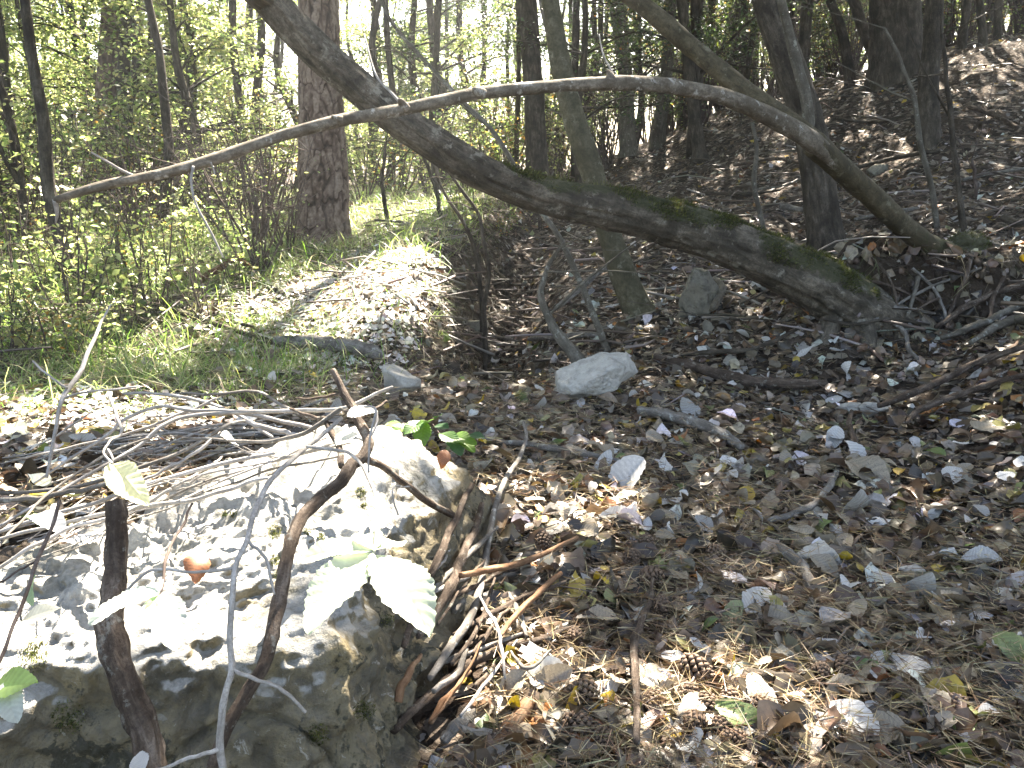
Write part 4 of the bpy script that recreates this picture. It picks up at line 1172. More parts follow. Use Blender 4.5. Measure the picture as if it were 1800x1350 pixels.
gstick('knobbly stick covered in white lichen beside the angular pale stone', [(1365, 985, 12), (1385, 1005, 18), (1405, 1025, 20), (1418, 1050, 18), (1426, 1068, 10)], 'wood_grey', 1, knob=0.3)
gstick('short crooked stick above the grey stones', [(1494, 745, 7), (1490, 765, 9), (1494, 790, 10), (1506, 812, 8)], 'wood_dead', 2)
gstick('thin kinked stick below the hollow under the leaning tree', [(1560, 582, 6), (1580, 595, 8), (1590, 612, 8), (1594, 632, 7), (1610, 650, 6)], 'wood_grey', 2)
gstick('thin arched twig standing right of the angular pale stone', [(1515, 965, 5), (1500, 985, 6), (1497, 1005, 6), (1512, 1025, 6), (1528, 1040, 5)], 'wood_dead', 2)
gstick('stout dark log piece near the bottom of the right litter', [(1300, 1215, 26), (1340, 1225, 34), (1390, 1232, 32), (1410, 1236, 20)], 'bark_dark', 0, name='log', cat='log', ns=12, knob=0.25)
gstick('fallen grey branch lying across the gully floor', [(930, 608, 8), (980, 606, 10), (1030, 604, 11), (1060, 602, 10)], 'wood_grey', 1)
gstick('slanting grey branch propped on the right gully wall', [(975, 575, 8), (1010, 548, 10), (1040, 520, 10), (1075, 492, 7)], 'wood_grey', 8)
gstick('twisted hooked root beneath the leaning trunk', [(1250, 575, 13), (1262, 552, 13), (1268, 535, 12), (1255, 522, 11), (1240, 530, 9), (1236, 545, 7)], 'bark_grey', 6, name='root', cat='root')
for i, sp in enumerate([[(1480, 500, 5), (1520, 520, 6), (1570, 535, 6), (1620, 560, 4)], [(1470, 560, 4), (1520, 575, 6), (1570, 570, 6), (1640, 580, 4)], [(1340, 430, 5), (1400, 455, 8), (1450, 478, 9), (1505, 500, 6)], [(1530, 480, 4), (1560, 520, 5), (1575, 570, 4)],
                        [(1600, 500, 5), (1640, 540, 6), (1660, 590, 5)], [(1440, 590, 4), (1500, 600, 6), (1560, 590, 6), (1630, 600, 4)], [(1380, 560, 4), (1420, 572, 5), (1480, 570, 4)], [(1520, 600, 4), (1580, 560, 5), (1640, 530, 5), (1720, 500, 4)], [(1300, 560, 3), (1340, 540, 4), (1400, 520, 3)]]):
    gstick('dead twig in the tangle of debris at the foot of the leaning trunk', sp, ['wood_dead', 'wood_grey', 'bark_dark'][i % 3], 5, 'stick', 'stick', group='twigs tangled at the foot of the leaning trunk')
for i, sp in enumerate([[(1830, 520, 9), (1760, 545, 10), (1700, 570, 11), (1640, 610, 8)], [(1830, 555, 10), (1770, 580, 12), (1720, 605, 13), (1650, 630, 9)], [(1700, 490, 7), (1690, 530, 8), (1670, 570, 7), (1660, 610, 5)], [(1610, 520, 8), (1600, 560, 7), (1590, 590, 5)],
                        [(1760, 520, 6), (1740, 560, 7), (1735, 600, 5)], [(1830, 600, 14), (1780, 600, 16), (1745, 612, 14), (1700, 640, 8)]]):
    gstick('bare root hanging from the undercut right bank', sp, ['wood_dead', 'bark_grey'][i % 2], 6, 'root', 'root', group='roots of the undercut right bank')
for i, sp in enumerate([[(1370, 376, 9), (1400, 382, 10), (1425, 386, 9)], [(1365, 390, 6), (1385, 410, 7), (1395, 440, 6)], [(1450, 325, 5), (1530, 300, 7), (1600, 285, 8), (1650, 278, 6)], [(1500, 400, 7), (1560, 390, 8), (1610, 380, 6)],
                        [(1700, 200, 8), (1745, 215, 9), (1785, 238, 8)], [(1240, 350, 5), (1310, 352, 6), (1370, 345, 4)], [(1690, 330, 6), (1740, 318, 7), (1800, 310, 6)], [(1540, 430, 6), (1500, 440, 7), (1470, 470, 5)], [(1760, 400, 12), (1785, 412, 14), (1810, 400, 12)],
                        [(1180, 420, 6), (1230, 400, 7), (1280, 395, 5)], [(1290, 300, 6), (1360, 290, 6), (1420, 300, 5)], [(1470, 220, 5), (1540, 225, 6), (1590, 215, 5)]]):
    gstick('fallen stick on the right slope among dark leaves', sp, ['wood_grey', 'wood_dead', 'bark_dark'][i % 3], 2, 'stick', 'stick', group='fallen sticks on the right slope')

# ------------------------------------------------------------------ big leaves with teeth and veins
def leaf_shape(nu, nv, bend, fold, ripple, teeth, curl=0.0, seed=0, shape='oval'):
    """unit leaf along +x (base 0, tip 1), half width in y, normal +z"""
    r = np.random.default_rng(seed)
    u = np.linspace(0, 1, nu); u = .5 * u + .5 * (.5 - .5 * np.cos(np.pi * u)); v = np.linspace(-1, 1, nv)
    U, W = np.meshgrid(u, v, indexing='ij')
    if shape == 'oval':
        prof = 1.95 * U ** 0.55 * np.maximum(1 - U, 0) ** 0.72
    elif shape == 'narrow':
        prof = 0.5 * np.sin(np.pi * U ** 0.9) ** 0.8
    else:
        prof = np.sin(np.pi * U ** 0.62) ** 0.62
    prof = np.maximum(prof, 0.012)
    th = 1 + teeth * (((U * 14) % 1.0) - 0.5) * np.abs(W) ** 6 + 0.05 * np.sin(U * 9 + seed)
    y = W * 0.5 * prof * th
    x = U + np.abs(W) * 0.10 * prof * (1 - U)
    ph = (U * 1.0 - np.abs(W) * 0.16) * 2 * np.pi * 9
    z = ripple * np.sin(ph) * np.abs(W) ** 0.7 * prof + fold * np.abs(y) - 0.01 * np.exp(-(W / 0.08) ** 2)
    z += curl * (np.abs(W) ** 2) * prof * (0.6 + 0.4 * np.sin(U * 5 + seed)) + 0.03 * np.sin(U * 7 + seed) * W
    if abs(bend) > 1e-4:
        R = 1.0 / bend
        a = x * bend
        X = (R - z) * np.sin(a); Z = R - (R - z) * np.cos(a)
    else:
        X, Z = x, z
    V = np.stack([X, y, Z], -1).reshape(-1, 3)
    i = np.arange(nu * nv).reshape(nu, nv)
    F = np.stack([i[:-1, :-1], i[1:, :-1], i[1:, 1:], i[:-1, 1:]], -1).reshape(-1, 4)
    ridge = (0.97 + 0.07 * np.sin(ph)).ravel()
    return V, F, ridge

def big_leaf(base, tip, width, nh, col, par, pb, seed, bend=-0.4, fold=0.2, ripple=0.013, teeth=0.14, mat='leaf_fresh', stalk=None, shape='oval'):
    base, tip = np.array(base), np.array(tip)
    d = tip - base; L = np.linalg.norm(d); d = d / L
    n = np.array(nh, dtype=float); n = unit(n - d * np.dot(n, d)); s = np.cross(n, d)
    V, F, ridge = leaf_shape(43, 17, bend, fold, ripple, teeth, 0.0, seed, shape)
    W = base + V[:, :1] * L * d + V[:, 1:2] * width * s + V[:, 2:3] * L * n
    c = np.array(col)[None] * ridge[:, None]
    o = link('leaf', mesh('leaf', W - pb, F, None, M[mat], True, c), par)
    return o
def leaf_spray(label, leaves, stalk, col, seed, cat='leaf spray', name='leaf_spray', mat='leaf_fresh'):
    """leaves: (bx,by,bY, tx,ty,tY, width px, normal)"""
    pb = P(*stalk[0][:3])
    th = thing(name, label, cat, tuple(pb))
    V, F4, F3, _ = px_tube(stalk, 6, 14)
    link('leaf_stalk', mesh('leaf_stalk', V - pb, F4, F3, M['twig_pale'], True), th)
    for k, (a, b, y, c, d, y2, w, n) in enumerate(leaves):
        B_, T_ = P(a, b, y), P(c, d, y2)
        big_leaf(B_, T_, w * pxsize(B_), n, col if not isinstance(col, list) else col[k], th, pb, seed + k, mat=mat)
    return th
NU = (0.05, -0.25, 0.95)
PALE = (0.48, 0.53, 0.40)
leaf_spray('large toothed pair of glowing white leaves hanging in front of the boulder',
           [(655, 972, .75, 528, 1086, .665, 118, (-.1, -.12, 1)), (657, 974, .75, 762, 1088, .665, 118, (.1, -.1, 1)), (657, 968, .75, 706, 935, .80, 80, (0.05, -.1, 1)), (652, 968, .75, 520, 962, .76, 84, (0, -.15, 1)), (655, 966, .75, 636, 922, .80, 70, (0, -.1, 1))],
           [(664, 905, .80, 4), (660, 940, .77, 4), (656, 973, .75, 4)], PALE, 3)
leaf_spray('smaller toothed leaf pair with dark twig before the middle of the boulder',
           [(280, 1040, .80, 148, 1078, .765, 72, (-.05, -.1, 1)), (274, 1048, .80, 308, 1122, .735, 84, (0.1, -.1, 1)), (278, 1044, .80, 256, 1080, .765, 22, (.5, -.3, .8))],
           [(286, 1020, .815, 4), (283, 1034, .805, 4), (279, 1044, .80, 4)], [(0.48, 0.53, 0.46), (0.50, 0.54, 0.48), (.3, .4, .22)], 11)
leaf_spray('pale yellow oval leaf drooping at the left above the boulder', [(197, 815, 1.62, 245, 872, 1.5, 66, (-.3, -.4, .87))], [(190, 790, 1.66, 4), (197, 803, 1.63, 4), (197, 815, 1.62, 4)], (0.55, 0.56, 0.36), 17)
leaf_spray('narrow pale leaf with orange middle at the left edge', [(38, 1092, .98, 103, 1060, 1.0, 40, (0, -.3, .95)), (62, 1010, 1.08, 45, 1060, 1.03, 26, (-.6, -.3, .7))], [(40, 1062, 1.0, 4), (36, 1080, 1.0, 4), (38, 1092, 1.0, 4)], [(0.5, 0.5, 0.42), (.34, .45, .26)], 23)
leaf_spray('green and white leaf cut off by the lower left edge', [(-20, 1215, .92, 50, 1188, .9, 70, (0, -.4, .9)), (10, 1200, .92, 22, 1262, .87, 60, (0, -.5, .85))], [(0, 1160, .93, 4), (-10, 1190, .925, 4), (-10, 1212, .92, 4)], [(0.32, 0.44, 0.14), (.46, .5, .46)], 29)
leaf_spray('folded pale leaf at the end of the lowest side shoot', [(255, 1352, .86, 232, 1325, .88, 46, (.2, -.7, .6))], [(275, 1352, .87, 5), (262, 1355, .86, 4), (255, 1352, .86, 4)], (0.5, 0.5, 0.5), 31)
leaf_spray('white curled leaf at the top of the forked dead branch', [(662, 722, 1.85, 612, 722, 1.8, 40, (0, -.4, .9)), (625, 760, 1.8, 590, 775, 1.75, 40, (0, -.3, .95))], [(648, 775, 1.8, 4), (662, 745, 1.83, 4), (662, 722, 1.85, 4)], [(.52, .52, .5), (.5, .52, .48)], 37)
leaf_spray('white leaves caught among the thin branches at the back of the boulder', [(560, 765, 1.95, 485, 790, 1.88, 46, (0, -.3, .95)), (545, 755, 2.0, 620, 765, 1.95, 40, (0, -.3, .95)), (440, 815, 1.85, 485, 815, 1.85, 34, (0, -.2, 1)), (415, 780, 2.05, 396, 760, 2.0, 38, (0.4, -.4, .8))],
           [(560, 745, 1.9, 4), (555, 755, 1.95, 4), (556, 765, 1.96, 4)], [(.54, .54, .5)] * 4, 41)
# bramble behind the boulder
def bramble():
    pb = G(745, 770)
    th = thing('bramble_plant', 'low green bramble with fresh leaves growing behind the boulder', 'plant', tuple(pb))
    L = [(705, 752, 36, -.9, .1), (728, 748, 42, -.4, -.1), (752, 738, 34, .1, .5), (775, 748, 30, .5, .4), (742, 760, 44, 0, -.8), (790, 768, 40, .6, -.1), (815, 770, 44, .9, 0), (800, 780, 40, .4, -.6), (822, 782, 30, .8, -.6), (770, 730, 24, .2, .8), (690, 745, 26, -1, .2), (838, 765, 26, 1, .2)]
    for k, (a, b, w, dx, dz) in enumerate(L):
        p = P(a, b, 2.75 - 0.02 * k % 3 * .1)
        u = pxsize(p)
        d = unit(np.array([dx, -0.5, dz * .5]))
        big_leaf(p - d * w * .6 * u, p + d * w * .6 * u, w * .9 * u, (0.1 * dx, -.35, .9), [(0.12, 0.22, 0.04), (0.07, 0.15, 0.035), (.13, .24, .04), (.05, .11, .05)][k % 4], th, pb, 50 + k, fold=.15)
        q = [pb + np.array([0, 0, 0]), (pb + p) / 2 + [0, 0, .03], p - d * w * .6 * u]
        V, F4, F3, _ = tube(q, [.002, .0016, .001], 8, 5)
        link('stem', mesh('stem', V - pb, F4, F3, M['twig'], True), th)
bramble()
# ------------------------------------------------------------------ fallen leaves
BROWN = [(0.06, 0.041, 0.026), (0.095, 0.067, 0.042), (0.14, 0.102, 0.066), (0.20, 0.155, 0.108), (0.034, 0.026, 0.018), (0.26, 0.22, 0.165), (0.125, 0.076, 0.044)]
GREYP = [(0.44, 0.43, 0.41), (0.52, 0.51, 0.49), (0.34, 0.325, 0.30), (0.58, 0.57, 0.55)]
YELL = [(0.36, 0.25, 0.035), (0.30, 0.24, 0.07), (0.42, 0.30, 0.03), (0.28, 0.25, 0.09)]
GREEN = [(0.10, 0.15, 0.04), (0.15, 0.19, 0.06), (0.19, 0.21, 0.09)]
ORNG = [(0.30, 0.12, 0.03), (0.24, 0.09, 0.03)]
def leaf_batch(p, d, n, ln, wd, col, bend, curl, mat, name, nu=5, nv=3):
    """many curled leaves in one mesh"""
    N = len(p)
    d = unit(d); n = unit(n - d * np.sum(n * d, 1, keepdims=True)); s = np.cross(n, d)
    u = np.linspace(0, 1, nu); v = np.linspace(-1, 1, nv)
    U, W = np.meshgrid(u, v, indexing='ij'); U, W = U.ravel(), W.ravel()
    prof = np.maximum(np.sin(np.pi * U ** 0.8) ** 0.75, 0.02)
    y = W * 0.5 * prof
    a = (U[None] - .5) * bend[:, None]
    R = 1 / np.where(np.abs(bend) < 1e-3, 1e-3, bend)[:, None]
    if nv > 3:
        y = y * (1 + 0.10 * np.sin(U * 40) * np.abs(W))
    X = R * np.sin(a); Z = R * (1 - np.cos(a)) + curl[:, None] * (np.abs(W) ** 1.5 * prof)[None] + 0.05 * np.sin(U * 9)[None] * W[None]
    X = X + 0.04 * rng.normal(0, 1, X.shape); Yy = y[None] * (1 + 0.12 * rng.normal(0, 1, X.shape))
    V = p[:, None] + X[..., None] * (ln[:, None] * d)[:, None] + Yy[..., None] * (wd[:, None] * s)[:, None] + Z[..., None] * (ln[:, None] * n)[:, None]
    M_ = nu * nv
    i = np.arange(M_).reshape(nu, nv)
    F = np.stack([i[:-1, :-1], i[1:, :-1], i[1:, 1:], i[:-1, 1:]], -1).reshape(-1, 4)
    F = (np.arange(N)[:, None, None] * M_ + F[None]).reshape(-1, 4)
    return mesh(name, V.reshape(-1, 3), F, None, mat, False, np.repeat(col, M_, 0))

def gnormal(x, y, e=0.05):
    gx = (ground_z(x + e, y) - ground_z(x - e, y)) / (2 * e); gy = (ground_z(x, y + e) - ground_z(x, y - e)) / (2 * e)
    return unit(np.stack([-gx, -gy, np.ones_like(gx)], -1))
BC = np.array([-0.72, 1.72])
def polar(n, r0, r1, a=0.72, pw=1.0):
    """scatter in a wedge in front of the camera, denser near"""
    r = r0 * (r1 / r0) ** (rng.random(n) ** pw)
    t = rng.uniform(-a, a, n)
    return r * np.sin(t), r * np.cos(t)
def off_boulder(x, y):
    return (((x - BC[0]) / 0.68) ** 2 + ((y - BC[1]) / 0.70) ** 2) > 1

def litter(n, r0, r1, s0, s1, lift, name, wts, pw=1.0, nu=7):
    x, y = polar(n, r0, r1, 0.95, pw)
    k = off_boulder(x, y)
    sp = split(x, y)
    left = sp < 0
    k &= ~(left & (y > 3.2) & (rng.random(n) < 0.72)); 
    k &= ~((sp > -0.5) & (sp < 1.1) & (y > 4.6) & (y < 9) & (rng.random(n) < 0.55))
    x, y = x[k], y[k]; n = len(x)
    N = gnormal(x, y)
    nrm = unit(N + rng.normal(0, 0.38, (n, 3)))
    d = np.cross(nrm, rng.normal(0, 1, (n, 3)))
    p = np.stack([x, y, ground_z(x, y)], 1) + N * rng.uniform(0.003, lift, (n, 1))
    ln = rng.uniform(s0, s1, n) * np.where(rng.random(n) < .3, .6, 1)
    wd = ln * rng.uniform(0.45, 0.8, n)
    cols = palette(n, BROWN + GREYP + YELL + GREEN + ORNG, wts, 0.22)
    return leaf_batch(p, d, nrm, ln, wd, cols, rng.normal(0, 1.4, n), rng.normal(0, 0.18, n), M['litter'], name, nu, 5 if nu > 5 else 3)
def wt(b, g, y, gr, o):
    w = np.array([b / 7] * 7 + [g / 4] * 4 + [y / 4] * 4 + [gr / 3] * 3 + [o / 2] * 2); return w / w.sum()
link('leaf_litter', litter(19000, 1.1, 7.0, 0.045, 0.11, 0.05, 'near_litter', wt(.85, .075, .04, .015, .02)), kind='stuff')
link('leaf_crumbs', litter(14000, 1.1, 6.0, 0.008, 0.03, 0.04, 'leaf_crumbs', wt(.84, .08, .05, .02, .01), 1.0, 3), kind='stuff')
link('leaf_litter', litter(17000, 5.0, 17.0, 0.05, 0.10, 0.035, 'far_litter', wt(.80, .12, .04, .01, .03), 1.0, 3), kind='stuff')

# needles: straw-coloured pairs strewn over the litter
def needles(n, r0, r1):
    x, y = polar(n, r0, r1, 0.72)
    k = off_boulder(x, y) & ((split(x, y) > -0.8) | (rng.random(n) < .3)) & (vnoise(x * 1.7, y * 1.7, seed=77) + rng.uniform(-.5, .9, n) > 0)
    x, y = x[k], y[k]; n = len(x)
    p = np.stack([x, y, ground_z(x, y) + rng.uniform(0.02, 0.078, n)], 1)
    a = rng.uniform(0, 2 * np.pi, n)
    d = np.stack([np.cos(a), np.sin(a), rng.normal(0, .22, n)], 1)
    d2 = d + rng.normal(0, .12, (n, 3))
    p, d = np.r_[p, p], np.r_[d, d2]
    col = palette(n, [(0.25, 0.18, 0.095), (0.33, 0.25, 0.14), (0.19, 0.115, 0.065), (0.40, 0.33, 0.20), (0.16, 0.12, 0.08)])
    return blades(p, d, rng.uniform(0.04, 0.085, 2 * n), 0.0019, np.r_[col, col], M['needle'], 'needles')
link('pine_needles', needles(52000, 1.15, 5.2), kind='stuff')

# small twigs of the litter
def small_twigs(n, r0, r1, rmin, rmax, l0, l1):
    x, y = polar(n, r0, r1)
    k = off_boulder(x, y); x, y = x[k], y[k]
    mb = MB()
    z = ground_z(x, y)
    for a, b, c in zip(x, y, z):
        t = rng.uniform(0, 6.28); L = rng.uniform(l0, l1)
        d = np.array([math.cos(t), math.sin(t), rng.normal(0, .15)]) * L
        p = np.array([a, b, c + rng.uniform(.006, .04)])
        V, F4, F3, _ = tube([p - d / 2, p + rng.normal(0, .06 * L, 3), p + d / 2], np.array([1, .9, .5]) * rng.uniform(rmin, rmax), 5, 4)
        mb.add(V, F4, F3, palette(1, [(0.09, 0.065, 0.05), (0.16, 0.125, 0.10), (0.06, 0.045, 0.035), (0.24, 0.21, 0.19)]))
    return mb.mesh('small_twigs', M['needle'])
link('twig_litter', small_twigs(1500, 1.2, 6, 0.0012, 0.004, 0.06, 0.3), kind='stuff')
link('twig_litter', small_twigs(1500, 5, 15, 0.003, 0.011, 0.2, 0.9), kind='stuff')

# single leaves: sixteen shared meshes, hand-placed and scattered
def leaf_mesh(cls, seed):
    r = np.random.default_rng(seed)
    V, F, ridge = leaf_shape(27, 9, r.normal(0, .8), r.uniform(-.3, .4), 0.018, 0.12 if cls != 'grey' else 0.1, r.normal(0, .07), seed, ['oval', 'round', 'oval'][seed % 3])
    V = V - V.mean(0); V[:, 2] += 0.025 * fbm(V[:, 0] * 3 + seed, V[:, 1] * 3, None, 2, seed); V[:, 1] += 0.12 * V[:, 0] ** 2 * r.normal(); V[:, 1] *= r.uniform(0.55, 0.85) if cls != 'grey' else r.uniform(.55, .75)
    cols = {'grey': GREYP, 'brown': BROWN, 'yellow': YELL, 'green': GREEN, 'orange': ORNG}[cls]
    c = np.array(cols[seed % len(cols)])[None] * np.clip(ridge[:, None] * 2.6 - 1.55, .5, 1.15)
    return mesh('fallen_leaf', V, F, None, M['litter_pale'] if cls in ('grey',) else M['litter'], True, c)
LM = {c: [leaf_mesh(c, 200 + 7 * k + i) for k in range(n)] for i, (c, n) in enumerate([('grey', 9), ('brown', 9), ('yellow', 6), ('green', 4), ('orange', 3)])}
def put_leaf(x, y, z, size, cls, label, group, tilt=0.35, rz=None, nrm=None):
    o = bpy.data.objects.new('fallen_leaf', LM[cls][rng.integers(len(LM[cls]))])
    COL.objects.link(o)
    n = unit((gnormal(np.array([x]), np.array([y]))[0] if nrm is None else nrm) + rng.normal(0, tilt, 3))
    q = Vector(n).to_track_quat('Z', 'Y') @ Matrix.Rotation(rng.uniform(0, 6.28) if rz is None else rz, 4, 'Z').to_quaternion()
    o.rotation_mode = 'QUATERNION'; o.rotation_quaternion = q
    o.location = (x, y, z)
    o.scale = (size, size, size)
    if group:
        label += ' ' + beside((x, y, z))
    return tag(o, label, 'leaf', group)
HAND = [  # px, py, width px, class, label (None = one of the many)
    (1330, 1085, 84, 'grey', 'large pale grey leaf lying flat near the dark stained stone'), (1612, 1062, 76, 'grey', 'broad pale grey leaf below the small cream stone'), (1580, 1200, 84, 'grey', 'folded pale leaf standing up near the bottom right'),
    (1495, 915, 84, 'grey', 'wide curled pale leaf right of the pale crooked stick'), (1100, 870, 90, 'grey', 'ribbed pale leaf pair beside a small yellow leaf in the centre'), (1090, 935, 70, 'grey', 'drooping pale leaf below the ribbed leaf pair'),
    (1065, 1245, 66, 'grey', 'round grey leaf among the cones at the bottom'), (1500, 1300, 90, 'grey', 'pale leaf with crinkled edge at the bottom right'), (1525, 855, 88, 'brown', 'big brown leaf lying above the wide curled pale leaf'), (1110, 1110, 56, 'grey', 'pale leaf with a brown stain by the bottom stick'),
    (1130, 1240, 54, 'grey', 'pale leaf just right of the round grey leaf'), (1780, 1180, 74, 'green', 'green leaf at the right edge near the bottom'), (1285, 1110, 54, 'green', 'dull green leaf beside the large pale grey leaf'), (1310, 895, 44, 'yellow', 'mottled yellow leaf in the centre right'),
    (1048, 865, 32, 'yellow', 'small bright yellow leaf left of the ribbed pale pair'), (1635, 740, 42, 'orange', 'orange leaf next to the lower long stick on the right'), (1640, 815, 40, 'green', 'dark green leaf right of the grey stones'), (1360, 1325, 44, 'yellow', 'golden yellow leaf at the bottom edge'),
    (1310, 1310, 110, 'green', 'long curled pale green leaf at the bottom'), (1170, 1295, 30, 'yellow', 'tiny yellow leaf among the bottom cones'), (1075, 1080, 40, 'green', 'green toothed leaf left of the stained pale leaf'), (965, 1235, 80, 'brown', 'large pinkish brown leaf at the foot of the boulder'),
    (890, 1270, 70, 'brown', 'dull brown leaf under the splintered wood chunk'), (1740, 770, 60, 'brown', 'big brown leaf at the right below the long sticks'), (350, 1035, 60, 'orange', 'curled rusty leaf lying on top of the boulder'), (865, 855, 30, 'orange', 'amber leaf between the sticks right of the boulder'),
    (780, 835, 32, 'orange', 'curled leaf stuck on the right facet of the boulder')]
for a, b, w, c, lb in HAND:
    g = G(a, b); put_leaf(g[0], g[1], g[2] + 0.044 + 0.1 * w * pxsize(g) * 0.5, w * pxsize(g) * 1.15, c, lb, None, 0.22, nrm=np.array([0, -0.25, 1.0]))
GL = 'pale grey fallen leaves on the litter'
for a, b, w in [(1210, 735, 40), (1415, 632, 34), (1470, 630, 28), (1490, 668, 40), (1465, 790, 40), (1283, 855, 28), (1670, 855, 46), (1765, 860, 32), (1790, 835, 30), (1690, 800, 36), (1220, 1055, 42), (1720, 1010, 60), (1550, 1050, 40), (1490, 1055, 48), (1170, 835, 34), (1235, 945, 36), (1500, 820, 50), (1305, 600, 22),
                (1345, 610, 16), (950, 728, 30), (1115, 710, 24), (1215, 710, 34), (1385, 748, 28), (1060, 835, 44), (1170, 960, 46), (1330, 930, 30), (1440, 935, 34), (1260, 930, 30), (1180, 905, 44), (1700, 940, 30), (1755, 1070, 36), (1650, 960, 34), (1020, 1050, 44), (1540, 940, 36), (1590, 650, 22), (1650, 690, 26), (1270, 620, 20),
                (430, 770, 50), (150, 800, 46), (240, 700, 30), (90, 960, 66), (150, 985, 70), (330, 745, 36), (60, 810, 40), (590, 740, 40), (480, 680, 26), (120, 845, 44), (230, 760, 40), (1255, 850, 40), (870, 885, 44), (1000, 1185, 30), (1450, 1160, 30), (1230, 1170, 40), (1735, 1290, 40), (1620, 1150, 34)]:
    g = G(a, b); put_leaf(g[0], g[1], g[2] + 0.05, w * pxsize(g) * 1.2, 'grey', 'pale grey fallen leaf underside up', GL, 0.25, nrm=np.array([0, -0.2, 1.0]))
def scatter_leaves(n, cls, label, group, r0, r1, s0, s1):
    k = 0
    while k < n:
        x, y = polar(1, r0, r1, 0.6); x, y = float(x[0]), float(y[0])
        if not off_boulder(x, y) or (x < -0.4 and y > 2.8 and rng.random() < .6):
            continue
        put_leaf(x, y, float(ground_z(x, y)) + rng.uniform(0.035, 0.062), rng.uniform(s0, s1), cls, label, group, 0.3); k += 1
scatter_leaves(122, 'brown', 'brown curled fallen leaf', 'brown fallen leaves on the litter', 1.3, 3.6, 0.06, 0.105)
scatter_leaves(26, 'grey', 'pale grey fallen leaf underside up', GL, 1.4, 5.5, 0.05, 0.085)
scatter_leaves(34, 'yellow', 'small yellow fallen leaf', 'yellow fallen leaves on the litter', 1.4, 4.5, 0.03, 0.06)
scatter_leaves(16, 'green', 'dull green fallen leaf', 'green fallen leaves on the litter', 1.4, 4.0, 0.04, 0.075)
scatter_leaves(12, 'orange', 'rusty orange fallen leaf', 'orange fallen leaves on the litter', 1.4, 4.5, 0.035, 0.06)

# ------------------------------------------------------------------ pine cones
def cone_mesh():
    mb = MB()
    D, F = cube_sphere(6)
    mb.add(D * [0.011, 0.011, 0.024], F, None, (0.05, 0.032, 0.022))
    k = 0
    for i in range(64):
        t = (i + .5) / 64
        z = -0.026 + 0.054 * t
        r = 0.019 * math.sin(math.pi * (0.12 + 0.84 * t) ** 0.9) ** 0.7
        a = i * 2.39996
        e = np.array([math.cos(a), math.sin(a), 0]); s = np.array([-math.sin(a), math.cos(a), 0]); u = np.array([0, 0, 1.0])
        w = 0.0062 * (0.6 + r / 0.019 * .6)
        o = e * r + u * z
        V = np.array([e * r * .3 + u * (z - .004) - s * w * .3, e * r * .3 + u * (z - .004) + s * w * .3, o + s * w * .8 - u * .001, o + u * .0055 , o - s * w * .8 - u * .001, o - u * .0035 + e * .001, o + e * .0022 + u * .0008])
        mb.add(V, None, np.array([[0, 1, 2], [0, 2, 3], [0, 3, 4], [2, 6, 3], [3, 6, 4], [4, 6, 5], [5, 6, 2], [0, 4, 5], [1, 5, 2]]), np.array([0.14, 0.095, 0.065]) * (0.7 + 0.6 * rng.random()))
    return mb.mesh('pine_cone', M['cone'])
CM = cone_mesh()
for a, b, w in [(1020, 1258, 62), (1222, 1218, 66), (1242, 1280, 52), (1278, 1268, 48), (1288, 1338, 50), (1218, 1305, 52), (1142, 1048, 54), (1110, 1012, 46), (1482, 1210, 48), (1670, 1272, 46), (1018, 1315, 60), (1062, 1338, 48), (1148, 1272, 48), (1135, 985, 40), (955, 980, 40), (1255, 1000, 40), (1160, 1095, 44), (1205, 1255, 50), (1330, 1275, 46), (1010, 1150, 40), (1440, 1215, 44), (1265, 1310, 46)]:
    g = G(a, b)
    o = bpy.data.objects.new('pine_cone', CM); COL.objects.link(o)
    s = w * pxsize(g) / 0.056
    o.scale = (s, s, s); o.location = tuple(g + np.array([0, 0, 0.034 + 0.016 * s]))
    o.rotation_euler = (rng.uniform(1.2, 1.9), rng.uniform(-.3, .3), rng.uniform(0, 6.28))
    tag(o, 'open brown pine cone ' + beside(g), 'pine cone', 'pine cones at the bottom of the litter')

# moss cushions in the pits of the boulder
def boulder_moss():
    ps, ds = [], []
    for a, b, w in [(482, 935, 26), (485, 985, 24), (490, 1010, 18), (410, 905, 12), (540, 935, 14), (635, 865, 20), (565, 945, 14), (640, 890, 14), (395, 905, 10), (60, 1150, 60), (120, 1260, 60), (640, 1250, 40), (560, 1290, 40), (680, 1090, 24)]:
        for k in range(int(w * 9)):
            t, q = rng.uniform(0, 6.28), w * .5 * rng.random() ** .7
            d = Vector(ray(a + q * math.cos(t), b + q * math.sin(t))).normalized()
            loc, nor, i, dist = BVH.ray_cast(Vector(C0), d)
            ps.append(np.array(loc)); n = np.array(nor); ds.append(n if n @ np.array(d) < 0 else -n)
    ps, ds = np.array(ps), np.array(ds)
    n = len(ps)
    o = np.array(BOULDER.location)
    link('moss', blades(ps - o - ds * .002, ds + rng.normal(0, .6, (n, 3)), rng.uniform(.003, .010, n), .003, palette(n, [(0.10, 0.115, 0.04), (0.14, 0.14, 0.05), (0.06, 0.065, 0.025)]), M['moss'], 'moss'), BOULDER, kind='stuff')
boulder_moss()

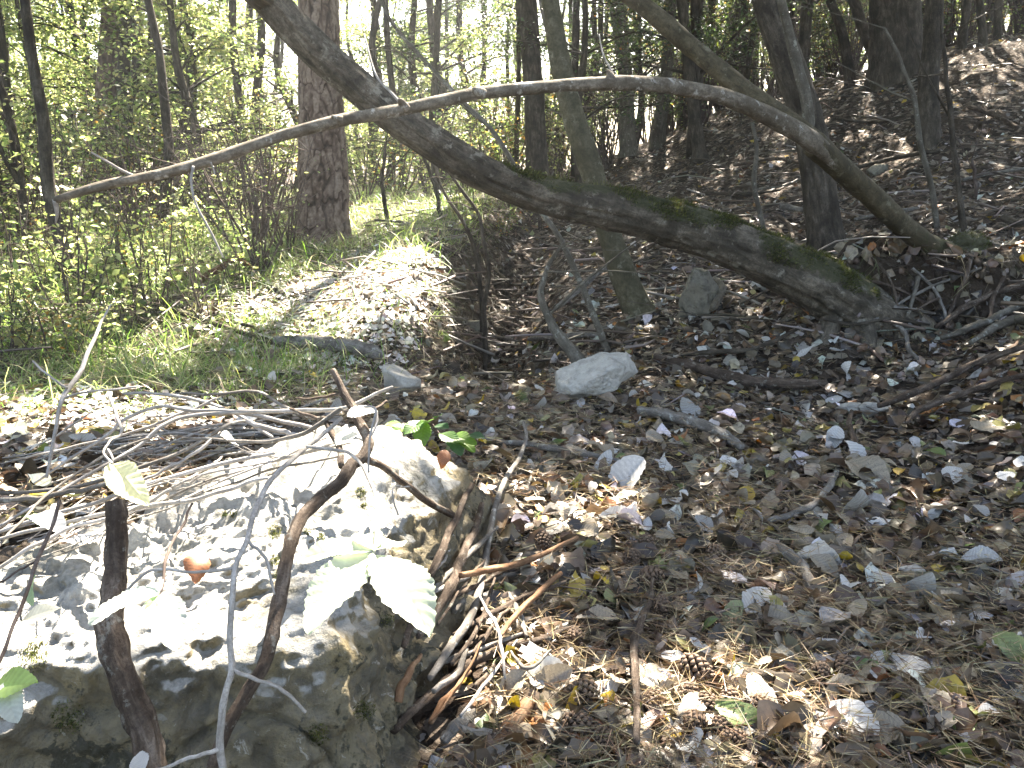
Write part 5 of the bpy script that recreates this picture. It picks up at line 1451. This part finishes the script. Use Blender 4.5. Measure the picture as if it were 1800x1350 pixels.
# ------------------------------------------------------------------ grass
GRC = [(0.17, 0.27, 0.07), (0.24, 0.33, 0.10), (0.12, 0.20, 0.055), (0.32, 0.37, 0.16), (0.42, 0.40, 0.24)]
def lawn(n, x0, x1, y0, y1, dens, h0, h1, name):
    x = rng.uniform(x0, x1, n); y = rng.uniform(y0, y1, n)
    k = rng.random(n) < dens(x, y)
    x, y = x[k], y[k]; n = len(x)
    p = np.stack([x, y, ground_z(x, y) - 0.01], 1)
    d = unit(np.stack([rng.normal(0, .45, n), rng.normal(0, .45, n), np.ones(n)], 1))
    return blades(p, d, rng.uniform(h0, h1, n), rng.uniform(.003, .006, n), palette(n, GRC), M['grass'], name, rng.uniform(.3, 1.3, n))
SUNC = P(640, 540, 5.6)
def gd(x, y):
    s = split(x, y)
    d = sstep(0.1, -0.9, s) * (0.25 + 0.75 * sstep(-0.25, 0.35, fbm(x * .9, y * .9, None, 3, 121)))
    bare = np.exp(-(((x - SUNC[0]) / 0.60) ** 2 + ((y - SUNC[1] + .1) / .8) ** 2))
    lit = sstep(3.0, 4.6, y - (x + 1.5) * .2)
    return d * (1 - .93 * bare) * lit
link('grass', lawn(85000, -6.5, 0.6, 3.0, 9.5, gd, 0.12, 0.42, 'grass'), kind='stuff')
link('grass', lawn(44000, -11, 1.8, 7.5, 16, lambda x, y: sstep(0.3, -0.6, split(x, y)) * (.4 + .6 * sstep(-.3, .4, fbm(x * .6, y * .6, None, 3, 131))), 0.16, 0.46, 'grass_far'), kind='stuff')
def bank_roots(n):
    """rootlets, dead grass and straw that hang down the cut face of the gully bank and of the right-hand bank"""
    y = rng.uniform(4.6, 9.0, n); x = np.interp(y, EY, EX) + rng.uniform(-.30, .42, n)
    m = n // 2
    x2 = rng.uniform(1.8, 4.2, m); y2 = 4.95 - 0.12 * (x2 - 2.4) + rng.uniform(-.2, .22, m)
    x, y = np.r_[x, x2], np.r_[y, y2]; n = len(x)
    N = gnormal(x, y)
    p = np.stack([x, y, ground_z(x, y)], 1) - N * .004
    d = unit(N + rng.normal(0, .9, (n, 3)) + [0, 0, .1])
    return blades(p, d, rng.uniform(.04, .16, n), rng.uniform(.002, .005, n), palette(n, [(0.07, 0.05, 0.032), (0.12, 0.09, 0.055), (0.04, 0.03, 0.02), (0.2, 0.165, 0.10), (0.10, 0.12, 0.045)]), M['needle'], 'bank_rootlets', rng.uniform(.8, 1.9, n))
link('bank_rootlets', bank_roots(2200), kind='stuff')
def clods(n):
    y = rng.uniform(4.5, 9.0, n); x = np.interp(y, EY, EX) + rng.uniform(-.2, .6, n)
    m = n // 3
    x2 = rng.uniform(1.7, 4.2, m); y2 = 4.95 - 0.12 * (x2 - 2.4) + rng.uniform(-.3, .2, m)
    x, y = np.r_[x, x2], np.r_[y, y2]
    z = ground_z(x, y)
    D, F = cube_sphere(4)
    mb = MB()
    for a, b, c in zip(x, y, z):
        s = rng.uniform(.008, .035) * (2 if rng.random() < .06 else 1)
        mb.add((D * rng.uniform(.6, 1.2, (len(D), 1)) * s * rng.uniform(.6, 1.2, 3)) + [a, b, c], F, None, palette(1, [(0.045, 0.032, 0.021), (0.075, 0.055, 0.037), (0.11, 0.085, 0.06), (0.2, 0.18, 0.15)], [.4, .35, .2, .05]))
    return mb.mesh('soil_clods', M['cone'])
link('soil_clods', clods(1500), kind='stuff')
def tuft_mesh(seed, n=46):
    r = np.random.default_rng(seed)
    p = np.c_[r.normal(0, .035, (n, 2)), np.zeros(n)]
    d = np.c_[r.normal(0, .55, (n, 2)), np.ones(n)]
    return blades(p, d, r.uniform(.1, .26, n), r.uniform(.003, .006, n), palette(n, GRC), M['grass'], 'grass_tuft', r.uniform(.4, 1.5, n))
TM = [tuft_mesh(i) for i in range(4)]
for i, (a, b, s) in enumerate([(440, 570, 1.1), (475, 560, .9), (530, 605, .7), (620, 625, .8), (60, 690, 1.2), (30, 700, 1.0), (120, 700, 1.0), (200, 680, 1.1), (180, 620, 1.1), (250, 640, 1.0), (320, 610, 1.0), (150, 590, 1.2), (380, 620, .9), (300, 560, 1.0), (230, 560, 1.1), (90, 620, 1.2), (30, 600, 1.2),
                               (765, 560, .8), (770, 590, .6), (740, 520, .7), (690, 480, 1.0), (640, 470, 1.1), (560, 480, 1.1), (520, 470, 1.0), (470, 500, 1.1), (610, 420, 1.3), (650, 400, 1.4), (720, 420, 1.2), (760, 400, 1.2), (500, 430, 1.3), (420, 460, 1.2), (600, 445, 1.0), (545, 445, 1.0), (340, 690, .9), (400, 690, .8), (255, 725, .9), (520, 650, .7), (790, 430, 1.1), (815, 400, 1.1),
                               (430, 420, 1.4), (400, 400, 1.5), (465, 395, 1.4), (690, 385, 1.4), (560, 400, 1.2), (800, 385, 1.3)]):
    g = G(a, b)
    o = link('grass_tuft', TM[i % 4], None, tuple(g)); o.rotation_euler = (0, 0, rng.uniform(0, 6.28)); o.scale = (s, s, s)
    tag(o, 'green and straw grass tuft ' + beside(g), 'grass tuft', 'grass tufts on the left bank')

# chosen sun patches that the added leaves keep open (projected along the sun on to z = 0)
def Q(p):
    p = np.asarray(p, dtype=float)
    return p[..., :2] - S[:2] / S[2] * p[..., 2:3]
LIT = []   # (centre in the sun's projection, radius x, radius y, strength)
def lit(p, rx, ry, s=1.0):
    q = Q(np.array(p)); LIT.append((q[0], q[1], rx, ry, s))
lit(P(640, 545, 5.6), .52, .75, 1.3)
lit(P(560, 560, 5.4), .35, .4, 1.1)
lit(P(735, 475, 6.3), .18, .25, 1.0)
lit(P(560, 860, 1.85), .24, .22, 1.2)
lit(P(420, 1010, 1.45), .10, .16, 1.1)
lit(P(600, 1090, 1.32), .12, .06, 1.0)
lit(P(740, 880, 1.95), .08, .12, .95)
lit(P(300, 910, 1.65), .32, .22, 1.25)
lit(P(330, 1080, 1.3), .14, .06, 1.0)
lit(P(100, 950, 1.5), .34, .20, 1.2)
lit(P(640, 1030, .70), .22, .2, 1.3)
lit(P(230, 1080, .77), .22, .2, 1.3)
lit(P(120, 740, 3.2), .6, .3, 1.1)
lit(P(440, 760, 2.3), .5, .35, .9)
lit(G(880, 1230), .22, .2, .9)
lit(G(960, 1240), .14, .14, .9)
lit(G(1220, 1240), .18, .17, 1.0)
lit(G(1280, 1310), .2, .12, 1.0)
lit(G(1500, 1300), .08, .07, .9)
lit(G(940, 1020), .06, .06, .9)
lit(G(840, 1110), .10, .16, .9)
lit(P(690, 385, 9.4), 1.0, 1.0, .9)
lit(G(1490, 200), .5, .5, .5)
lit(G(1760, 110), .5, .5, .9)
lit(G(1790, 515), .10, .12, .9)
lit(P(960, 150, 3.75), .8, .25, .75)
lit(P(480, 240, 3.2), .9, .3, .8)
def blocks_sun(x, y, h, r):
    b = np.array([x, y]); t = -S[:2] / S[2] * h
    for a, c, rx, ry, k in [l for l in LIT if l[4] >= .85]:
        w = np.array([a, c]) - b
        f = np.clip(np.dot(w, t) / np.dot(t, t), 0.12, 1)
        if np.linalg.norm(w - f * t) < r * (1.15 - .6 * f) + .3:
            return True
    return False

# pale dry leaves of both sun patches, whitened further to stand for sunlight
def pale_glare_leaves(n, c, sx, sy, name):
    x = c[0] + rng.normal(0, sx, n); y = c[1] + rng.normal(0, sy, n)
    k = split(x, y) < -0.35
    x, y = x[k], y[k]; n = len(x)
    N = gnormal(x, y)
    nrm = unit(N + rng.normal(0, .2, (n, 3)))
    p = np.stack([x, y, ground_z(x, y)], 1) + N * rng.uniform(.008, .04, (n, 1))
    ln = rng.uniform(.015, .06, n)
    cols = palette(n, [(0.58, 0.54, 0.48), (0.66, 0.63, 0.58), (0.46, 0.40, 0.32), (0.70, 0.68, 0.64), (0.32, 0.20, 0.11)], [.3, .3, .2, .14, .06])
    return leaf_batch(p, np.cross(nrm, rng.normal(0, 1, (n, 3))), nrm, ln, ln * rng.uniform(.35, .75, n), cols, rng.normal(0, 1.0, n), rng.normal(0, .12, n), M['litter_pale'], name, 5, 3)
link('pale_glare_litter', pale_glare_leaves(7500, P(640, 545, 5.55), .38, .62, 'pale_glare_litter'), kind='stuff')
link('pale_glare_litter', pale_glare_leaves(1500, P(110, 745, 3.2), .45, .30, 'pale_glare_litter'), kind='stuff')

# ------------------------------------------------------------------ undergrowth and background wood
YG = [(0.24, 0.29, 0.115), (0.17, 0.22, 0.085), (0.34, 0.38, 0.17), (0.11, 0.15, 0.06), (0.41, 0.41, 0.21)]
DG = [(0.045, 0.075, 0.025), (0.06, 0.095, 0.03), (0.035, 0.055, 0.022), (0.10, 0.13, 0.035)]
MG = [(0.10, 0.14, 0.05), (0.14, 0.19, 0.065), (0.07, 0.10, 0.04), (0.20, 0.23, 0.09), (0.24, 0.16, 0.06)]
def bush_meshes(seed, h, spread, nst, nleaf, ls, cols, wst=None):
    r = np.random.default_rng(seed)
    mb = MB(); pts = []
    for k in range(nst):
        a = r.uniform(0, 6.28); lean = r.uniform(.1, 1) * spread
        top = np.array([math.cos(a) * lean, math.sin(a) * lean, h * r.uniform(.6, 1)])
        b = np.array([math.cos(a), math.sin(a), 0]) * .05
        mid = b * .5 + top * .45 + r.normal(0, .06 * h, 3)
        V, F4, F3, (C, _, _) = tube([b - [0, 0, .05], mid, top], [.008 * h, .006 * h, .0015 * h], 9, 5, wob=.02, seed=k)
        mb.add(V, F4, F3); pts.append(C[2:])
        for j in range(4):
            i = r.integers(2, 8); d = unit(np.array([r.normal(), r.normal(), r.uniform(-.2, .7)])) * h * r.uniform(.15, .4)
            V, F4, F3, (C2, _, _) = tube([C[i], C[i] + d * .5 + r.normal(0, .03, 3), C[i] + d], [.003 * h, .002 * h, .001 * h], 5, 4)
            mb.add(V, F4, F3); pts.append(C2[1:])
    st = mb.mesh('stem', M['twig'])
    A = np.concatenate(pts)
    p = A[r.integers(0, len(A), nleaf)] + r.normal(0, .045 * h ** .5, (nleaf, 3))
    d = r.normal(0, 1, (nleaf, 3)) * [1, 1, .5]
    n = unit(r.normal(0, .55, (nleaf, 3)) + [0, 0, 1])
    L = r.uniform(.6, 1.2, nleaf) * ls
    lv = leafcards(p, d, n, L, L * .62, palette(nleaf, cols, wst), M['leaf_back'], 'foliage')
    return st, lv
def bush_group(name, label, cat, group, protos, spots):
    roots = []
    for i, (x, y, s) in enumerate(spots):
        z = float(ground_z(x, y))
        lb = label + ', ' + among((x, y, z), min(q[1] for q in spots), max(q[1] for q in spots))
        if i < len(protos):
            th = thing(name, lb, cat, (x, y, z), group)
            link('stem', protos[i][0], th, kind='stuff'); link('foliage', protos[i][1], th)
            th.scale = (s, s, s); roots.append(th)
        else:
            copy_tree(roots[i % len(protos)], (x, y, z), rng.uniform(0, 6.28), s, lb)
bp = [bush_meshes(300 + i, (.6, .75, .5, .9)[i], .45, 9, (210, 90, 330, 60)[i], (.05, .075, .03, .05)[i], (YG, YG, MG, YG)[i]) for i in range(4)]
spots = []
for a, b in [(30, 560), (80, 530), (60, 600), (130, 560), (180, 530), (120, 480), (230, 520), (200, 470), (280, 480), (330, 500), (300, 450), (240, 430), (340, 440), (380, 420), (60, 470), (20, 500), (150, 440), (0, 640), (100, 650), (270, 560), (160, 640), (-40, 560), (-60, 640), (360, 560), (420, 510), (820, 395), (880, 420), (940, 400), (215, 585)]:
    g = G(a, b); spots.append((g[0], g[1], rng.uniform(.6, 1.1)))
bush_group('undergrowth_shrub', 'low yellow-green shrub', 'shrub', 'undergrowth shrubs on the left bank', bp, spots)
bp2 = [bush_meshes(320 + i, 1.5, .8, 10, 760, .055, YG if i < 2 else MG) for i in range(3)]
spots = []
for a, b, Y in [(20, 420, 7.4), (140, 400, 8.6), (230, 390, 9.5), (330, 385, 10.5), (420, 370, 11), (480, 365, 12), (-40, 430, 7), (640, 370, 11), (700, 360, 11.5), (760, 358, 12.2), (820, 355, 12.8), (870, 350, 13), (380, 375, 9.6), (90, 405, 9.8), (270, 380, 11.8), (-140, 430, 7.6), (-200, 430, 8.5), (900, 345, 14), (985, 335, 14.5)]:
    p = P(a, b, Y); spots.append((p[0], p[1], rng.uniform(.75, 1.15)))
bush_group('leafy_shrub', 'tall leafy shrub', 'shrub', 'tall shrubs behind the left bank', bp2, spots)

def under_tree(seed, h, nbr, nleaf, ls, cols, mat, z0=0.12, spread=.33, r0=.016):
    r = np.random.default_rng(seed)
    bend = r.normal(0, .05 * h, 2)
    C = [np.array([bend[0] * t * t + r.normal(0, .02 * h) * (t > 0), bend[1] * t * t + r.normal(0, .02 * h) * (t > 0), h * t - .1]) for t in np.linspace(0, 1, 6)]
    mbt, pts = MB(), []
    V, F4, F3, (CC, _, _) = tube(C, np.linspace(1, .15, 6) * h * r0, 22, 8, rough_disp(.12, 2, 5, seed))
    mbt.add(V, F4, F3)
    mb = MB()
    for k in range(nbr):
        t = r.uniform(z0, .97); i = int(t * 21)
        a = r.uniform(0, 6.28); L = h * spread * (1.15 - .7 * t) * r.uniform(.6, 1.1)
        d = np.array([math.cos(a), math.sin(a), r.uniform(-.05, .55)]) * L
        V, F4, F3, (B_, _, _) = tube([CC[i], CC[i] + d * .5 + r.normal(0, .06 * L, 3), CC[i] + d + [0, 0, -.08 * L]], [h * r0 * .35 * (1.1 - t), h * r0 * .2 * (1.1 - t), .003], 10, 5)
        mb.add(V, F4, F3); pts.append(B_[3:])
        for j in range(3):
            m = r.integers(3, 9); d2 = unit(d + r.normal(0, .6 * L, 3)) * L * r.uniform(.25, .5)
            V, F4, F3, (B2, _, _) = tube([B_[m], B_[m] + d2 * .5, B_[m] + d2 + [0, 0, -.03]], [.006, .004, .002], 5, 4)
            mb.add(V, F4, F3); pts.append(B2[1:])
    A = np.concatenate(pts)
    p = A[r.integers(0, len(A), nleaf)] + r.normal(0, .07, (nleaf, 3))
    d = r.normal(0, 1, (nleaf, 3)) * [1, 1, .5] + [0, 0, -.2]
    n = unit(r.normal(0, .5, (nleaf, 3)) + [0, 0, 1])
    L = r.uniform(.65, 1.2, nleaf) * ls
    return (mbt.mesh('trunk', M['bark_dark'], True), mb.mesh('branches', M['bark_dark'], True),
            leafcards(p, d, n, L, L * .6, palette(nleaf, cols), M[mat], 'crown'))
def forest(label, group, protos, spots, name='background_tree'):
    roots = []
    for i, (x, y, s) in enumerate(spots):
        z = float(ground_z(x, y))
        lb = label + ', ' + among((x, y, z), min(q[1] for q in spots), max(q[1] for q in spots))
        if i < len(protos):
            th = thing(name, lb, 'tree', (x, y, z), group)
            for nm, me in zip(('trunk', 'branch', 'crown'), protos[i]):
                link(nm, me, th, kind='stuff' if nm == 'branch' else None)
            th.scale = (s, s, s); roots.append(th)
        else:
            copy_tree(roots[i % len(protos)], (x, y, z), rng.uniform(0, 6.28), s, lb)
def spread(n, a0, a1, y0, y1, s0, s1, gap=0.8, hh=0, hr=1.0):
    out = []
    tries = 0
    while len(out) < n and tries < 4000:
        tries += 1
        y = rng.uniform(y0, y1); px = rng.uniform(a0, a1)
        x = (px - 900) / FPX * y * 1.02
        if 120 < px < 260 and y < 12.6:
            continue
        if hh and blocks_sun(x, y, hh, hr):
            continue
        if all((x - q[0]) ** 2 + (y - q[1]) ** 2 > gap ** 2 for q in out):
            out.append((x, y, rng.uniform(s0, s1)))
    return out
fl = [under_tree(400 + i, 5.0, 30, 5600, .06, YG, 'leaf_back') for i in range(3)]
forest('slender yellow-green leaved tree', 'sunlit understory trees of the left wood', fl, spread(42, -350, 780, 9.5, 24, .8, 1.25, .8, 6.0, 1.6))
fm = [under_tree(420 + i, 5.5, 28, 5600, .055, DG, 'leaf_dark', .2) for i in range(3)]
forest('slender dark-leaved tree', 'dark leaved trees behind the gully', fm, spread(18, 700, 1400, 12.5, 22, .8, 1.2, .8, 6.5, 1.6))
fr = [under_tree(440 + i, 5.0, 26, 2800, .055, MG, 'leaf_back', .22, .3) for i in range(3)]
forest('slender sparse-leaved tree', 'sparse trees beyond the right skyline', fr, spread(38, 1080, 2150, 14.0, 25, .8, 1.3))
bp3 = [bush_meshes(340 + i, 2.6, 1.1, 12, 1900, (.05, .042, .05)[i], (MG, MG, YG)[i]) for i in range(3)]
bush_group('skyline_shrub', 'dark leafy crest shrub', 'shrub', 'shrubs along the crest', bp3, spread(26, 860, 1900, 14.2, 20, .7, 1.2, .8))
bp4 = [bush_meshes(360 + i, 1.6, .9, 13, 70, .045, YG) for i in range(3)]
bush_group('twiggy_shrub', 'nearly bare twiggy shrub', 'shrub', 'nearly bare twiggy shrubs of the wood', bp4, spread(14, -60, 520, 6.5, 10.5, .5, .95, .6) + spread(26, 900, 1850, 13.8, 19, .9, 1.7, .6))
# bare poles deep in the wood
def pole(seed):
    r = np.random.default_rng(seed)
    C = [np.array([r.normal(0, .10), r.normal(0, .10), z]) for z in (-.2, 1, 2.2, 3.6, 5.2, 7)]
    V, F4, F3, (CC, _, _) = tube(C, np.linspace(.062, .035, 6), 30, 9, rough_disp(.12, 2, 4, seed))
    mb = MB()
    for k in range(9):
        i = r.integers(4, 26); a = r.uniform(0, 6.28); L = r.uniform(.3, 1.1)
        d = np.array([math.cos(a), math.sin(a), r.uniform(-.3, .4)]) * L
        mb.add(*tube([CC[i], CC[i] + d * .5, CC[i] + d + r.normal(0, .1, 3)], [.014, .008, .003], 7, 4)[:3])
    return mesh('trunk', V, F4, F3, M['bark_dark'], True), mb.mesh('branches', M['bark_dark'], True)
pm = [pole(500 + i) for i in range(4)]
roots = []
for i, (x, y, s) in enumerate(spread(30, 20, 860, 11, 24, .7, 1.3, 1.0) + spread(30, 900, 1900, 13.5, 24, .6, 1.2, .8)):
    z = float(ground_z(x, y))
    lb = 'dark bare trunk, ' + among((x, y, z), 11, 24)
    if i < 4:
        th = thing('bare_tree', lb, 'tree', (x, y, z), 'bare trunks deep in the wood')
        link('trunk', pm[i][0], th); link('branch', pm[i][1], th, kind='stuff'); th.scale = (s, s, s); roots.append(th)
    else:
        copy_tree(roots[i % 4], (x, y, z), rng.uniform(0, 6.28), s, lb)
# far-off wood that reads as one mass
def far_wood(n):
    a = rng.uniform(-.85, .85, n); r = rng.uniform(24, 42, n)
    x, y = r * np.sin(a), r * np.cos(a)
    z = ground_z(x, y) + rng.uniform(0.1, 1, n) ** .8 * 9
    k = fbm(x * .35, y * .35, z * .35, 3, 141) > np.where(x < 0, 0.0, -.15)
    p = np.stack([x, y, z], 1)[k]; n = len(p)
    c = palette(n, YG + MG + DG)
    return leafcards(p, rng.normal(0, 1, (n, 3)), rng.normal(0, .6, (n, 3)) + [0, 0, 1], rng.uniform(.12, .26, n), rng.uniform(.08, .17, n), c, M['leaf_back'], 'distant_foliage')
link('distant_foliage', far_wood(30000), kind='stuff')

# ------------------------------------------------------------------ unseen crowns overhead: leaves added to cast shade, gaps shaped to the sun patches
def shade_keep(q):
    """chance that a canopy leaf is there, by where its shadow falls"""
    x, y = q[:, 0], q[:, 1]
    s = np.zeros(len(x))
    for a, b, rx, ry, k in LIT:
        s = np.maximum(s, k * np.exp(-(((x - a) / rx) ** 2 + ((y - b) / ry) ** 2) ** 1.5 * .7))
    nz = fbm(x * 4.5, y * 4.5, None, 3, 151)
    nz2 = fbm(x * 1.6, y * 1.6, None, 3, 157)
    leftwood = sstep(-.6, -2.0, x + .3 * nz2) * sstep(3.2, 5.0, y) * .62 + sstep(9.5, 12, y) * .75
    rightbank = sstep(1.0, 2.4, x) * sstep(5.5, 8, y) * .40
    s = np.maximum(s, np.maximum(leftwood, rightbank) * (0.75 + .5 * nz2) + .28 * nz)
    s = s + .12 * nz
    return 1 - sstep(.34, .46, s)
def shade_canopy():
    n = 190000
    qx = rng.uniform(-9, 9, n); qy = rng.uniform(-2.5, 15, n)
    near = (qy < 7) & (np.abs(qx) < 4)
    k = near | (rng.random(n) < .62)
    q = np.stack([qx, qy], 1)[k]
    q = q[rng.random(len(q)) < shade_keep(q)]
    h = rng.uniform(5.2, 9.5, len(q))
    p = np.c_[q + S[:2] / S[2] * h[:, None], h]
    n = len(p)
    axes = np.array([c[2][:2] for c in CROWNS])
    own = np.argmin(((p[:, None, :2] + rng.normal(0, .5, (n, 1, 2)) - axes[None]) ** 2).sum(2), 1)
    for i, (th, base, top) in enumerate(CROWNS):
        m = own == i
        if m.sum() < 20:
            continue
        pp = p[m] - base
        L = rng.uniform(.09, .15, m.sum())
        me = leafcards(pp, rng.normal(0, 1, (m.sum(), 3)), S + rng.normal(0, .55, (m.sum(), 3)), L, L * .7, palette(int(m.sum()), DG + MG), M['leaf_dark'], 'crown')
        link('crown', me, th)
        mb = MB()
        c0 = (p[m].mean(0) - base) * [0, 0, 1] * .75 + (top - base) * [1, 1, 0] * .8
        for t in pp[rng.integers(0, len(pp), 16)]:
            mid = (c0 + t) / 2 + [0, 0, .3]
            ql = np.array([Q(c0 + base + (t - c0) * f) for f in np.linspace(0, 1, 9)])
            if any(np.min(((ql[:, 0] - l[0]) / (l[2] + .2)) ** 2 + ((ql[:, 1] - l[1]) / (l[3] + .2)) ** 2) < 1 for l in LIT if l[4] >= .8):
                continue
            mb.add(*tube([c0, mid, t], [.045, .03, .008], 9, 5)[:3])
        if mb.n == 0:
            continue
        link('limb', mb.mesh('limb', M['bark_dark'], True), th, kind='stuff')
shade_canopy()

GLARE_HAZE = 0.0026  # thin mist volume added to stand for lens glare
if GLARE_HAZE > 0:
    mh, nth, outh = nmat('glare_veil')
    pv = nth.nodes.new('ShaderNodeVolumePrincipled')
    pv.inputs['Color'].default_value = (0.9, 0.95, 1, 1)
    pv.inputs['Density'].default_value = GLARE_HAZE
    pv.inputs['Anisotropy'].default_value = 0.5
    nth.links.new(pv.outputs[0], outh.inputs['Volume'])
    X, Y0, Y1, Z0, Z1 = 75, -40, 96, -2.5, 14
    V = [(x, y, z) for x in (-X, X) for y in (Y0, Y1) for z in (Z0, Z1)]
    F = [(0, 1, 3, 2), (4, 6, 7, 5), (0, 4, 5, 1), (2, 3, 7, 6), (0, 2, 6, 4), (1, 5, 7, 3)]
    link('glare_haze', mesh('glare_haze', V, np.array(F), None, mh), kind='stuff')
